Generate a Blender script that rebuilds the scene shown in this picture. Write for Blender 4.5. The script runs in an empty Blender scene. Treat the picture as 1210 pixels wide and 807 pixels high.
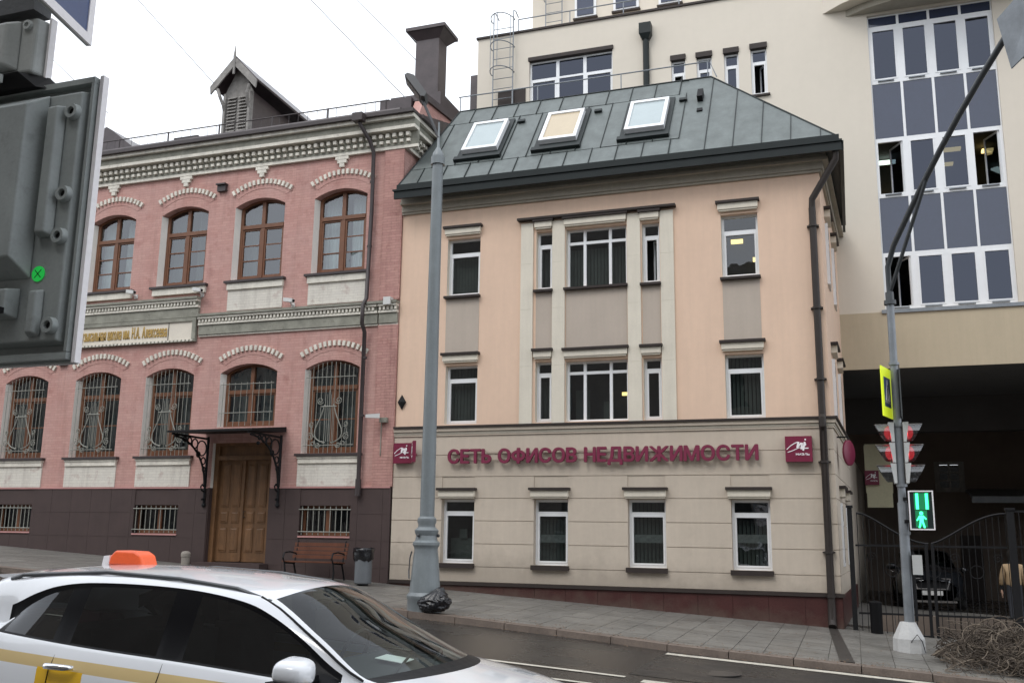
import bpy, bmesh, math, random
from mathutils import Vector, Matrix
rnd = random.Random(7)
SC = bpy.context.scene
COL = SC.collection
PI = math.pi

# ------------------------------------------------------------------ camera
cam_d = bpy.data.cameras.new("camera"); cam = bpy.data.objects.new("camera", cam_d); COL.objects.link(cam)
SC.camera = cam
F_PX, PITCH, ROLL, YAW = 1138.13, math.radians(11.3225), math.radians(.8007), math.radians(-19.3868)
fw = Vector((math.sin(YAW)*math.cos(PITCH), math.cos(YAW)*math.cos(PITCH), math.sin(PITCH)))
rt = Vector((math.cos(YAW), -math.sin(YAW), 0)); up = rt.cross(fw)
r2 = rt*math.cos(ROLL)+up*math.sin(ROLL); u2 = up*math.cos(ROLL)-rt*math.sin(ROLL)
m = Matrix((r2, u2, -fw)).transposed().to_4x4(); m.translation = Vector((0, -22, 0)); cam.matrix_world = m
cam_d.sensor_fit = 'HORIZONTAL'; cam_d.sensor_width = 36; cam_d.lens = F_PX/1210*36
cam_d.clip_start = .05; cam_d.clip_end = 3000

# ------------------------------------------------------------------ sky, sun, exposure (overcast noon)
SUN_EL, SUN_AZ = math.radians(52), math.radians(200)
w = bpy.data.worlds.new("World"); SC.world = w; w.use_nodes = True
nt = w.node_tree; bg = nt.nodes['Background']; bg.inputs[1].default_value = .1
sky = nt.nodes.new('ShaderNodeTexSky'); sky.sky_type = 'NISHITA'; sky.sun_disc = False
sky.sun_elevation = SUN_EL; sky.sun_rotation = SUN_AZ
mx = nt.nodes.new('ShaderNodeMixRGB'); mx.inputs[0].default_value = .90; mx.inputs[2].default_value = (9.6, 10.0, 10.6, 1)
nt.links.new(sky.outputs[0], mx.inputs[1]); nt.links.new(mx.outputs[0], bg.inputs[0])
sun_d = bpy.data.lights.new("sun", 'SUN'); sun_d.energy = .7; sun_d.angle = math.radians(25); sun_d.color = (1, .97, .93)
sun = bpy.data.objects.new("sun", sun_d); COL.objects.link(sun)
sd = Vector((math.sin(SUN_AZ)*math.cos(SUN_EL), math.cos(SUN_AZ)*math.cos(SUN_EL), math.sin(SUN_EL)))
sun.rotation_euler = sd.to_track_quat('Z', 'Y').to_euler()
SC.view_settings.view_transform = 'Standard'; SC.view_settings.look = 'None'
SC.view_settings.exposure = .74; SC.view_settings.gamma = 1
SC.view_settings.use_curve_mapping = False

# ------------------------------------------------------------------ materials
def ramp(v): return (v[0], v[1], v[2], 1)
def mat(name, col, rough=.8, var=.12, scale=1.5, bump=.15, bscale=60, metal=0, streak=0, dirt=0, emit=0, coat=0, fine=.06, obj=False, spec=.5, splash=None, rvar=0, cracks=0):
    m = bpy.data.materials.new(name); m.use_nodes = True; n = m.node_tree; L = n.links.new
    b = n.nodes['Principled BSDF']; b.inputs['Roughness'].default_value = rough; b.inputs['Metallic'].default_value = metal
    b.inputs['Specular IOR Level'].default_value = spec
    if coat: b.inputs['Coat Weight'].default_value = coat; b.inputs['Coat Roughness'].default_value = .04
    if obj:
        g = n.nodes.new('ShaderNodeTexCoord'); pos = g.outputs['Object']
    else:
        g = n.nodes.new('ShaderNodeNewGeometry'); pos = g.outputs['Position']
    cur = None
    def mul(a_col, facnode, lo, hi):
        r = n.nodes.new('ShaderNodeMapRange'); r.inputs[1].default_value = .25; r.inputs[2].default_value = .75
        r.inputs[3].default_value = lo; r.inputs[4].default_value = hi; L(facnode, r.inputs[0])
        x = n.nodes.new('ShaderNodeMixRGB'); x.blend_type = 'MULTIPLY'; x.inputs[0].default_value = 1
        if a_col is None: x.inputs[1].default_value = ramp(col)
        else: L(a_col, x.inputs[1])
        L(r.outputs[0], x.inputs[2]); return x.outputs[0]
    def noise(sc, det=6, vec=None, rg=.6):
        t = n.nodes.new('ShaderNodeTexNoise'); t.inputs['Scale'].default_value = sc; t.inputs['Detail'].default_value = det
        t.inputs['Roughness'].default_value = rg; L(vec or pos, t.inputs['Vector']); return t.outputs['Fac']
    if var: cur = mul(cur, noise(scale), 1-var, 1+var)
    if fine: cur = mul(cur, noise(scale*14, 4), 1-fine, 1+fine)
    if streak:
        mp = n.nodes.new('ShaderNodeMapping'); mp.inputs['Scale'].default_value = (3.2, 3.2, .22); L(pos, mp.inputs[0])
        cur = mul(cur, noise(1.6, 7, mp.outputs[0], .7), 1-streak, 1+streak*.35)
    if dirt:
        r = n.nodes.new('ShaderNodeValToRGB'); r.color_ramp.elements[0].position = .56; r.color_ramp.elements[1].position = .74
        r.color_ramp.elements[0].color = (1, 1, 1, 1); r.color_ramp.elements[1].color = (1-dirt, 1-dirt*1.05, 1-dirt*1.05, 1)
        L(noise(scale*2.3, 9, None, .72), r.inputs[0])
        x = n.nodes.new('ShaderNodeMixRGB'); x.blend_type = 'MULTIPLY'; x.inputs[0].default_value = 1
        if cur is None: x.inputs[1].default_value = ramp(col)
        else: L(cur, x.inputs[1])
        L(r.outputs[0], x.inputs[2]); cur = x.outputs[0]
    if splash:   # soil thrown up from the pavement, ragged upper edge
        sep = n.nodes.new('ShaderNodeSeparateXYZ'); L(pos, sep.inputs[0])
        ml = n.nodes.new('ShaderNodeMath'); ml.operation = 'MULTIPLY_ADD'; L(sep.outputs[0], ml.inputs[0]); ml.inputs[1].default_value = .0575; L(sep.outputs[2], ml.inputs[2])
        ad = n.nodes.new('ShaderNodeMath'); ad.operation = 'MULTIPLY_ADD'; L(noise(3.5, 6), ad.inputs[0]); ad.inputs[1].default_value = -.9; L(ml.outputs[0], ad.inputs[2])
        r = n.nodes.new('ShaderNodeMapRange'); r.inputs[1].default_value = splash[0]; r.inputs[2].default_value = splash[1]; r.inputs[3].default_value = splash[2]; r.inputs[4].default_value = 0; L(ad.outputs[0], r.inputs[0])
        x = n.nodes.new('ShaderNodeMixRGB'); L(r.outputs[0], x.inputs[0]); L(cur, x.inputs[1]); x.inputs[2].default_value = (.14, .115, .09, 1); cur = x.outputs[0]
    if cracks:
        vt = n.nodes.new('ShaderNodeTexVoronoi'); vt.feature = 'DISTANCE_TO_EDGE'; vt.inputs['Scale'].default_value = cracks
        wz = n.nodes.new('ShaderNodeMixRGB'); wz.blend_type = 'ADD'; wz.inputs[0].default_value = .5; L(pos, wz.inputs[1])
        t2 = n.nodes.new('ShaderNodeTexNoise'); t2.inputs['Scale'].default_value = 2.2; t2.inputs['Detail'].default_value = 6; L(pos, t2.inputs['Vector']); L(t2.outputs['Color'], wz.inputs[2]); L(wz.outputs[0], vt.inputs['Vector'])
        r = n.nodes.new('ShaderNodeMapRange'); r.inputs[1].default_value = .0; r.inputs[2].default_value = .012; r.inputs[3].default_value = .45; r.inputs[4].default_value = 1; L(vt.outputs['Distance'], r.inputs[0])
        x = n.nodes.new('ShaderNodeMixRGB'); x.blend_type = 'MULTIPLY'; L(noise(.8, 3), x.inputs[0]); L(cur, x.inputs[1]); L(r.outputs[0], x.inputs[2]); cur = x.outputs[0]
    if rvar:
        r = n.nodes.new('ShaderNodeMapRange'); r.inputs[1].default_value = .35; r.inputs[2].default_value = .65; r.inputs[3].default_value = max(.05, rough-rvar); r.inputs[4].default_value = rough+rvar
        L(noise(scale*1.3, 6), r.inputs[0]); L(r.outputs[0], b.inputs['Roughness'])
    if cur is None: b.inputs['Base Color'].default_value = ramp(col)
    else: L(cur, b.inputs['Base Color'])
    if bump:
        bp = n.nodes.new('ShaderNodeBump'); bp.inputs['Strength'].default_value = bump; bp.inputs['Distance'].default_value = .01
        L(noise(bscale, 4), bp.inputs['Height']); L(bp.outputs[0], b.inputs['Normal'])
    if emit: 
        b.inputs['Emission Color'].default_value = ramp(col); b.inputs['Emission Strength'].default_value = emit
    return m

def brick_mat(name, c1, c2, mortar, bw=.26, bh=.075, bump=.5, patch=(.62, .45, .41), stain=.4):
    m = bpy.data.materials.new(name); m.use_nodes = True; n = m.node_tree; L = n.links.new; N = n.nodes.new
    b = n.nodes['Principled BSDF']; b.inputs['Roughness'].default_value = .85; b.inputs['Specular IOR Level'].default_value = .3
    g = N('ShaderNodeNewGeometry'); s = N('ShaderNodeSeparateXYZ'); L(g.outputs['Position'], s.inputs[0])
    a = N('ShaderNodeMath'); a.operation = 'ADD'; L(s.outputs[0], a.inputs[0]); L(s.outputs[1], a.inputs[1])
    c = N('ShaderNodeCombineXYZ'); L(a.outputs[0], c.inputs[0]); L(s.outputs[2], c.inputs[1])
    # a little wobble so that the courses are not ruled lines
    wn = N('ShaderNodeTexNoise'); wn.inputs['Scale'].default_value = 3; L(g.outputs['Position'], wn.inputs['Vector'])
    wv = N('ShaderNodeVectorMath'); wv.operation = 'SCALE'; wv.inputs[3].default_value = .03; L(wn.outputs['Color'], wv.inputs[0])
    wa = N('ShaderNodeVectorMath'); L(c.outputs[0], wa.inputs[0]); L(wv.outputs[0], wa.inputs[1])
    t = N('ShaderNodeTexBrick'); t.inputs['Scale'].default_value = 1; t.inputs['Brick Width'].default_value = bw; t.inputs['Row Height'].default_value = bh
    t.inputs['Mortar Size'].default_value = .006; t.inputs['Mortar Smooth'].default_value = .5
    t.inputs['Color1'].default_value = ramp(c1); t.inputs['Color2'].default_value = ramp(c2); t.inputs['Mortar'].default_value = ramp(mortar)
    L(wa.outputs[0], t.inputs['Vector'])
    def noise(sc, det=8, rg=.65, st=None):
        q = N('ShaderNodeTexNoise'); q.inputs['Scale'].default_value = sc; q.inputs['Detail'].default_value = det; q.inputs['Roughness'].default_value = rg
        if st:
            mp = N('ShaderNodeMapping'); mp.inputs['Scale'].default_value = st; L(g.outputs['Position'], mp.inputs[0]); L(mp.outputs[0], q.inputs['Vector'])
        else: L(g.outputs['Position'], q.inputs['Vector'])
        return q.outputs['Fac']
    def layer(cur, fac, lo, hi, colr, amt, mode='MIX'):
        r = N('ShaderNodeMapRange'); r.inputs[1].default_value = lo; r.inputs[2].default_value = hi; r.inputs[3].default_value = 0; r.inputs[4].default_value = amt
        L(fac, r.inputs[0]); x = N('ShaderNodeMixRGB'); x.blend_type = mode; L(r.outputs[0], x.inputs[0]); L(cur, x.inputs[1]); x.inputs[2].default_value = ramp(colr)
        return x.outputs[0]
    cur = t.outputs['Color']
    cur = layer(cur, noise(1.1), .35, .7, patch, .35)
    cur = layer(cur, noise(2.6), .56, .72, (.28, .10, .09), .45)
    cur = layer(cur, noise(1.5, 9, .75, (2.5, 2.5, .25)), .5, .78, (.35, .3, .3), stain, 'MULTIPLY')
    cur = layer(cur, noise(24, 3), .3, .8, (.6, .6, .6), .25, 'MULTIPLY')
    L(cur, b.inputs['Base Color'])
    bp = N('ShaderNodeBump'); bp.inputs['Strength'].default_value = bump; bp.inputs['Distance'].default_value = .008; bp.invert = True
    L(t.outputs['Fac'], bp.inputs['Height'])
    bp2 = N('ShaderNodeBump'); bp2.inputs['Strength'].default_value = .35; bp2.inputs['Distance'].default_value = .01
    L(noise(30, 5), bp2.inputs['Height']); L(bp.outputs[0], bp2.inputs['Normal']); L(bp2.outputs[0], b.inputs['Normal'])
    return m

def glass_mat(name, tint, rough=.02, wav=.02, trans=.75, f0=.045, gcol=(.95, .97, 1, 1)):
    m = bpy.data.materials.new(name); m.use_nodes = True; n = m.node_tree; L = n.links.new; N = n.nodes.new
    out = n.nodes['Material Output']; n.nodes.remove(n.nodes['Principled BSDF'])
    tr = N('ShaderNodeBsdfTransparent'); tr.inputs[0].default_value = (trans*tint[0], trans*tint[1], trans*tint[2], 1)
    gl = N('ShaderNodeBsdfGlossy'); gl.inputs['Roughness'].default_value = rough; gl.inputs[0].default_value = gcol
    g = N('ShaderNodeNewGeometry')
    if wav:
        ns = N('ShaderNodeTexNoise'); ns.inputs['Scale'].default_value = 1.3; L(g.outputs['Position'], ns.inputs['Vector'])
        bp = N('ShaderNodeBump'); bp.inputs['Strength'].default_value = wav; bp.inputs['Distance'].default_value = .5; L(ns.outputs['Fac'], bp.inputs['Height'])
        L(bp.outputs[0], gl.inputs['Normal'])
    # two sided Schlick reflectance
    dt = N('ShaderNodeVectorMath'); dt.operation = 'DOT_PRODUCT'; L(g.outputs['Incoming'], dt.inputs[0]); L(g.outputs['Normal'], dt.inputs[1])
    def mth(op, a, c=None):
        q = N('ShaderNodeMath'); q.operation = op
        for i, v in enumerate((a, c)):
            if v is None: continue
            if isinstance(v, (int, float)): q.inputs[i].default_value = v
            else: L(v, q.inputs[i])
        return q.outputs[0]
    k = mth('POWER', mth('SUBTRACT', 1.0, mth('ABSOLUTE', dt.outputs['Value'])), 5.0)
    fac = mth('ADD', mth('MULTIPLY', k, 1-f0), f0)
    mxs = N('ShaderNodeMixShader'); L(fac, mxs.inputs[0]); L(tr.outputs[0], mxs.inputs[1]); L(gl.outputs[0], mxs.inputs[2])
    L(mxs.outputs[0], out.inputs[0]); return m

M = {}
M['pink'] = brick_mat('pink painted brick', (.57, .325, .280), (.51, .275, .24), (.43, .235, .205))
M['pinkworn'] = brick_mat('worn pink brick', (.56, .32, .275), (.48, .26, .23), (.40, .22, .195), patch=(.40, .22, .19), stain=.65, bump=.7)
M['pinkreveal'] = mat('pink plaster reveal', (.48, .25, .235), .85, .15)
M['whitebrick'] = brick_mat('whitewashed brick', (.74, .70, .62), (.69, .65, .58), (.58, .54, .48), patch=(.76, .73, .66), stain=.45)
M['white'] = mat('white painted trim', (.76, .72, .63), .75, .18, 2, .35, 40, dirt=.42, streak=.22)
M['whitereveal'] = mat('whitewashed reveal', (.82, .79, .73), .8, .06, 2, .2, 40)
M['greytrim'] = mat('grey green weathered trim', (.27, .265, .22), .85, .3, 3, .5, 40, dirt=.5)
M['plinth'] = mat('dark brown plinth render', (.060, .038, .035), .7, .12, 2, .25, 50, streak=.12)
M['brownframe'] = mat('varnished brown window frame', (.165, .068, .032), .5, .2, 4, .1, 30)
M['darkmetal'] = mat('dark brown metal sheet', (.045, .034, .034), .5, .2, 3, .1, 20)
M['roofmetal'] = mat('old brown roof metal', (.06, .045, .047), .38, .35, 2.5, .3, 8)
M['ironwork'] = mat('black wrought iron', (.010, .010, .011), .6, .1, 5, .1, 60, spec=.25)
M['grillewhite'] = mat('pale painted window grille', (.27, .27, .235), .6, .2, 6, .1, 60)
M['doorwood'] = mat('brown varnished door wood', (.20, .100, .042), .55, .3, 2, .3, 30, streak=.6)
M['plaque'] = mat('cream plaque stone', (.72, .66, .56), .6, .06, 2, .05)
M['gold'] = mat('gold lettering', (.50, .33, .10), .4, .1, 8, 0, metal=.3)
M['dormerwood'] = mat('weathered grey wood', (.30, .285, .265), .85, .3, 5, .5, 30, streak=.3)
M['peach'] = mat('peach stucco', (.745, .54, .405), .88, .05, .5, .22, 90, streak=.07, fine=.025)
M['beige'] = mat('beige stucco courses', (.545, .47, .385), .88, .07, .6, .3, 90, streak=.08, fine=.03, dirt=.10, splash=(-1.75, -1.2, .35))
M['taupe'] = mat('taupe stucco panel', (.48, .41, .345), .88, .06, 1, .2, 90, streak=.08, fine=.02)
M['cream'] = mat('cream plaster pilaster', (.70, .645, .54), .85, .06, 1.5, .15, 70, streak=.1, fine=.03)
M['corngrey'] = mat('grey beige cornice', (.40, .365, .30), .85, .1, 1.5, .15, 60, streak=.12)
M['cap'] = mat('dark brown flashing', (.040, .031, .028), .55, .15, 4, .1, 30, spec=.25)
M['redplinth'] = mat('dark red granite plinth', (.062, .022, .020), .5, .2, 2, .05, 80, fine=.2, spec=.3, splash=(-2.5, -2.0, .5))
M['greenroof'] = mat('grey green patinated roof sheet', (.142, .162, .157), .47, .22, 2.2, .12, 6, metal=.25, streak=.2)
M['gutter'] = mat('dark green grey gutter', (.014, .019, .019), .42, .15, 3, .05, 20, spec=.25)
M['whitepvc'] = mat('white window frame', (.78, .79, .80), .35, .03, 5, 0)
M['milk'] = mat('pale blue skylight pane', (.40, .46, .47), .25, .04, 3, 0)  # opaque pale blue fill of the skylight panes
M['milkc'] = mat('cream skylight pane', (.52, .43, .30), .25, .04, 3, 0)  # opaque cream fill of one skylight pane
M['pipe'] = mat('dark brown downpipe', (.036, .029, .026), .5, .15, 4, .05, 20, spec=.3)
M['maroon'] = mat('maroon sign acrylic', (.18, .014, .045), .4, .06, 3, 0)
M['maroonside'] = mat('maroon letter acrylic', (.19, .018, .055), .5, .06, 3, 0)
M['signwhite'] = mat('white sign print', (.85, .82, .83), .5, .03, 3, 0)
M['tower'] = mat('cream tower stucco', (.66, .60, .51), .9, .03, .35, .12, 80, streak=.015, fine=.015)
M['tan'] = mat('tan tower stucco', (.50, .42, .30), .9, .05, .5, .12, 80, streak=.08, fine=.02)
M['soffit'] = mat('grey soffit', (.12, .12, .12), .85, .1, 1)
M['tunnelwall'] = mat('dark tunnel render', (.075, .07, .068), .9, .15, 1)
M['bluepanel'] = mat('blue grey spandrel glass', (.027, .037, .072), .06, .05, 1, 0, spec=.8)
M['glass'] = glass_mat('window glass', (.8, .88, .86), trans=.75, f0=.085)
M['oldglass'] = glass_mat('old wavy window glass', (.8, .88, .86), trans=.78, f0=.13, wav=.05)
M['towerglass'] = glass_mat('blue tinted glass', (.38, .45, .62), trans=.25, f0=.085, wav=0, gcol=(.66, .72, .90, 1))
M['trimblack'] = mat('black window trim', (.004, .004, .005), .35, 0, 1, 0, fine=0, spec=.12)
M['carglass'] = glass_mat('car privacy glass', (.22, .25, .25), trans=.5, wav=.0, f0=.06)
M['wsglass'] = glass_mat('windscreen glass', (.75, .85, .8), trans=.9, wav=.0, f0=.035)
M['room'] = mat('dark tone for unlit interiors', (.05, .05, .052), .9, .3, 1.2)  # dark fill standing in for the shade of unlit rooms
M['curtain'] = mat('pale curtain', (.72, .76, .78), .9, .15, 2)
M['curtaindark'] = mat('grey curtain', (.16, .18, .18), .9, .2, 2)
M['film'] = mat('frosted window film', (.13, .135, .135), .7, .35, 14, 0)
M['blind'] = mat('grey green blind', (.085, .095, .088), .8, .15, 4)
M['lampstrip'] = mat('yellow ceiling lamp', (1, .72, .25), .5, 0, 1, 0, emit=1.6, fine=0)
M['lampwhite'] = mat('white ceiling lamp', (.8, 1, .85), .5, 0, 1, 0, emit=1.2, fine=0)
M['asphalt'] = mat('wet asphalt', (.027, .0245, .022),   .22, .35, .6, .3, 130, dirt=.35, fine=.2, spec=.6, rvar=.12, cracks=.55)
M['asphalt2'] = mat('newer asphalt patch', (.020, .019, .0185), .32, .3, .9, .4, 130, fine=.15, spec=.5, rvar=.12)
M['slab'] = mat('grey paving slab', (.158, .150, .136), .45, .28, 1.1, .35, 90, dirt=.35, fine=.15, rvar=.12)
M['slab2'] = mat('lighter paving slab', (.172, .163, .147), .5, .25, 1.4, .35, 90, dirt=.3, fine=.15, rvar=.12)
M['joint'] = mat('sandy joints', (.12, .112, .10), .9, .2, 3)
M['kerb'] = mat('reddish granite kerb', (.155, .122, .10), .65, .25, 2.5, .3, 80, dirt=.35, fine=.2)
M['paint'] = mat('worn road paint', (.50, .47, .40), .6, .25, 5, .2, 90, dirt=.7)
M['lampgrey'] = mat('grey green lamp post paint', (.20, .225, .235), .42, .12, 2, .1, 25, streak=.2)
M['lampdark'] = mat('dark grey lamp housing', (.05, .052, .055), .5, .1, 3)
M['galv'] = mat('galvanised steel', (.24, .26, .28), .42, .2, 4, .1, 40, metal=.3, streak=.15)
M['steeldark'] = mat('dark painted steel arm', (.065, .072, .078), .45, .15, 4, .1, 40)
M['concrete'] = mat('painted concrete base', (.50, .50, .49), .7, .15, 4, .4, 60, dirt=.35)
M['black'] = mat('black plastic', (.008, .008, .009), .5, .1, 4, .05, 40, spec=.2)
M['bag'] = mat('black bin bag', (.008, .008, .010), .22, .1, 6, .9, 14)
M['benchwood'] = mat('red brown bench slat', (.14, .052, .028), .45, .25, 3, .2, 40, streak=.2)
M['bingrey'] = mat('grey bin shell', (.115, .125, .135), .5, .1, 4, .1, 40)
M['stone'] = mat('pale weathered stone', (.30, .27, .235), .85, .2, 4, .5, 25)
M['yellowgreen'] = mat('fluorescent yellow sign film with added glow', (.72, .86, .03), .5, .03, 4, 0, emit=.22, fine=0)  # faint glow is put into the film, which is no lamp
M['signblue'] = mat('blue sign film', (.06, .09, .20), .4, .05, 4, 0)
M['green'] = mat('lit green signal', (.04, 1, .32), .5, 0, 1, 0, emit=2.2, fine=0)
M['greendim'] = mat('green signal glow', (.005, .16, .06), .5, 0, 1, 0, emit=.35, fine=0)
M['red'] = mat('lit red signal lens', (.95, .035, .05), .4, 0, 1, 0, emit=1.3, fine=0)
M['lensdark'] = mat('unlit signal lens', (.02, .03, .03), .2, 0, 1, 0)
M['visor'] = glass_mat('smoky signal visor', (.55, .56, .56), rough=.3, wav=0, trans=.75, f0=.10)
M['headgrey'] = mat('light grey signal housing', (.46, .47, .46), .5, .08, 4, .05)
M['boardgrey'] = mat('grey signal back shell', (.27, .295, .29), .45, .12, 5, .08, 60, dirt=.3, streak=.12)
M['boardlight'] = mat('pale grey signal shell', (.40, .42, .41), .45, .1, 5, .08, 60, dirt=.3, streak=.12)
M['sticker'] = mat('green sticker with added glow', (.02, .72, .10), .5, .03, 5, 0, emit=.12)  # slight glow added on top of the sticker's green
M['carwhite'] = mat('white car paint', (.80, .82, .85), .22, .02, 1, 0, coat=1, obj=True, fine=0)
M['chrome'] = mat('chrome', (.75, .76, .78), .12, 0, 1, 0, metal=1, fine=0)
M['railmetal'] = mat('grey roof rail', (.10, .105, .11), .35, .05, 1, 0, metal=.4)
M['orange'] = mat('orange red taxi lamp shell', (.90, .13, .035), .4, .04, 6, 0)
M['tyre'] = mat('tyre rubber', (.015, .015, .015), .8, .1, 8)
M['rim'] = mat('alloy rim', (.45, .46, .48), .3, .05, 6, 0, metal=.8)
M['seat'] = mat('dark seat fabric', (.025, .025, .027), .9, .1, 6)
M['darkcar'] = mat('black car paint', (.008, .009, .011), .22, .02, 1, 0, coat=.6, obj=True)
M['plate'] = mat('white number plate', (.60, .60, .58), .5, .02, 1, 0)
M['jacket'] = mat('tan jacket', (.34, .24, .14), .9, .15, 8)
M['jacketgrey'] = mat('grey sleeve', (.20, .19, .18), .9, .15, 8)
M['trouser'] = mat('dark trousers', (.02, .022, .028), .9, .1, 8)
M['skin'] = mat('skin', (.42, .27, .20), .6, .05, 8)
M['hair'] = mat('dark hair', (.02, .015, .012), .7, .1, 20)
M['twig'] = mat('dry twig bark', (.062, .047, .035), .85, .3, 9, .3, 60)
M['twiglight'] = mat('pale dry twig', (.15, .12, .09), .85, .3, 9, .3, 60)
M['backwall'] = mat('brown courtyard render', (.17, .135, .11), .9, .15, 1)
M['palewall'] = mat('pale annexe wall', (.62, .58, .40), .9, .08, 1)
M['grate'] = mat('wet drain channel', (.045, .04, .036), .4, .2, 6)
M['wire'] = mat('wire sheath', (.20, .21, .22), .7, 0, 1, 0)
M['across'] = mat('grey facade across the street', (.23, .21, .19), .9, .15, .6)
M['acrosswin'] = mat('windows across the street', (.03, .035, .04), .1, .1, 1, 0)
M['camwhite'] = mat('white camera shell', (.62, .62, .60), .5, .05, 5, 0)

# ------------------------------------------------------------------ mesh helpers
class B:
    def __init__(s): s.v = []; s.f = []; s.mi = []; s.cur = 0
    def add(s, vs, fs):
        o = len(s.v); s.v += [tuple(p) for p in vs]
        for f in fs: s.f.append(tuple(o+i for i in f)); s.mi.append(s.cur)
        return s
    def box(s, x0, x1, y0, y1, z0, z1):
        return s.add([(x0,y0,z0),(x1,y0,z0),(x1,y1,z0),(x0,y1,z0),(x0,y0,z1),(x1,y0,z1),(x1,y1,z1),(x0,y1,z1)],
                     [(0,3,2,1),(4,5,6,7),(0,1,5,4),(1,2,6,5),(2,3,7,6),(3,0,4,7)])
    def hexa(s, p): # 8 points: bottom 4, top 4
        return s.add(p, [(0,3,2,1),(4,5,6,7),(0,1,5,4),(1,2,6,5),(2,3,7,6),(3,0,4,7)])
    def quad(s, *p): return s.add(p, [tuple(range(len(p)))])
    def tube(s, pts, r, n=8, caps=True):
        pts = [Vector(p) for p in pts]; k = len(pts)
        rs = r if isinstance(r, (list, tuple)) else [r]*k
        rings = []; ref = None
        for i, p in enumerate(pts):
            t = (pts[min(i+1, k-1)]-pts[max(i-1, 0)])
            if t.length < 1e-9: t = Vector((0,0,1))
            t.normalize()
            if ref is None or abs(ref.dot(t)) > .98: ref = Vector((0,0,1)) if abs(t.z) < .9 else Vector((1,0,0))
            a = t.cross(ref).normalized(); b = t.cross(a).normalized(); ref = -b if False else ref
            rings.append([p+(a*math.cos(2*PI*j/n)+b*math.sin(2*PI*j/n))*rs[i] for j in range(n)])
        vs = [q for rg in rings for q in rg]; fs = []
        for i in range(k-1):
            for j in range(n): fs.append((i*n+j, i*n+(j+1)%n, (i+1)*n+(j+1)%n, (i+1)*n+j))
        if caps: fs += [tuple(range(n))[::-1], tuple((k-1)*n+j for j in range(n))]
        return s.add(vs, fs)
    def lathe(s, prof, c=(0,0,0), n=20, axis='z'):
        vs = []; fs = []
        for (r, z) in prof:
            for j in range(n):
                a = 2*PI*j/n; x, y = r*math.cos(a), r*math.sin(a)
                p = (x, y, z) if axis == 'z' else ((x, z, y) if axis == 'y' else (z, x, y))
                vs.append((p[0]+c[0], p[1]+c[1], p[2]+c[2]))
        k = len(prof)
        for i in range(k-1):
            for j in range(n): fs.append((i*n+j, i*n+(j+1)%n, (i+1)*n+(j+1)%n, (i+1)*n+j))
        fs += [tuple(range(n))[::-1], tuple((k-1)*n+j for j in range(n))]
        return s.add(vs, fs)
    def prism(s, poly, a, b, axis='y'):  # poly of 2D points, extruded along axis from a to b
        n = len(poly)
        def P(p, t): return (p[0], t, p[1]) if axis == 'y' else ((t, p[0], p[1]) if axis == 'x' else (p[0], p[1], t))
        return s.add([P(p, a) for p in poly]+[P(p, b) for p in poly],
                     [tuple(range(n)), tuple(range(2*n-1, n-1, -1))]+[(i, n+i, n+(i+1)%n, (i+1)%n) for i in range(n)])
    def sphere(s, c, r, n=10, k=6, sc=(1,1,1)):
        prof = [(max(1e-4, math.sin(PI*i/k)), -math.cos(PI*i/k)) for i in range(k+1)]
        vs = []; fs = []
        for (q, z) in prof:
            for j in range(n): vs.append((c[0]+q*math.cos(2*PI*j/n)*r*sc[0], c[1]+q*math.sin(2*PI*j/n)*r*sc[1], c[2]+z*r*sc[2]))
        for i in range(k):
            for j in range(n): fs.append((i*n+j, i*n+(j+1)%n, (i+1)*n+(j+1)%n, (i+1)*n+j))
        return s.add(vs, fs)
    def mesh(s, name, mats, off=(0,0,0), smooth=False):
        me = bpy.data.meshes.new(name)
        me.from_pydata([(x-off[0], y-off[1], z-off[2]) for x, y, z in s.v], [], s.f)
        for q in (mats if isinstance(mats, (list, tuple)) else [mats]): me.materials.append(M[q] if isinstance(q, str) else q)
        me.polygons.foreach_set('material_index', s.mi)
        bm = bmesh.new(); bm.from_mesh(me); bmesh.ops.recalc_face_normals(bm, faces=bm.faces); bm.to_mesh(me); bm.free()
        if smooth:
            me.polygons.foreach_set('use_smooth', [True]*len(me.polygons))
            if smooth != 'all': me.set_sharp_from_angle(angle=math.radians(smooth if smooth is not True else 40))
        me.update(); return me

def tag(o, label=None, cat=None, group=None, kind=None):
    if label: o['label'] = label
    if cat: o['category'] = cat
    if group: o['group'] = group
    if kind: o['kind'] = kind
    return o
def thing(name, loc, label, cat, group=None):
    o = bpy.data.objects.new(name, None); o.empty_display_size = .2; COL.objects.link(o); o.location = loc
    o['wl'] = list(loc); return tag(o, label, cat, group)
def wl(o):
    return Vector(o['wl']) if o is not None and 'wl' in o else Vector((0,0,0))
def put(b, name, mats, parent=None, smooth=False, label=None, kind=None):
    """link the collected shape as one object; vertices are given in world metres"""
    off = wl(parent)
    o = bpy.data.objects.new(name, b.mesh(name, mats, off, smooth)); COL.objects.link(o)
    if parent is not None: o.parent = parent; o['wl'] = list(off)
    return tag(o, label, kind=kind)
def inst(me, name, parent, loc, rotz=0):
    o = bpy.data.objects.new(name, me); COL.objects.link(o); o.parent = parent
    off = wl(parent); o.location = Vector(loc)-off; o.rotation_euler.z = rotz
    o['wl'] = list(loc); return o
def copy_tree(o, parent=None):
    c = o.copy(); COL.objects.link(c); c.parent = parent
    for ch in o.children: copy_tree(ch, c)
    return c
def done():
    for o in bpy.data.objects:
        if 'wl' in o: del o['wl']

def arc(xc, hw, zs, rise, n=12):
    R = (hw*hw+rise*rise)/(2*rise); cz = zs+rise-R; a0 = math.asin(hw/R)
    return [(xc+R*math.sin(-a0+2*a0*i/n), cz+R*math.cos(-a0+2*a0*i/n)) for i in range(n+1)]

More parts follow.
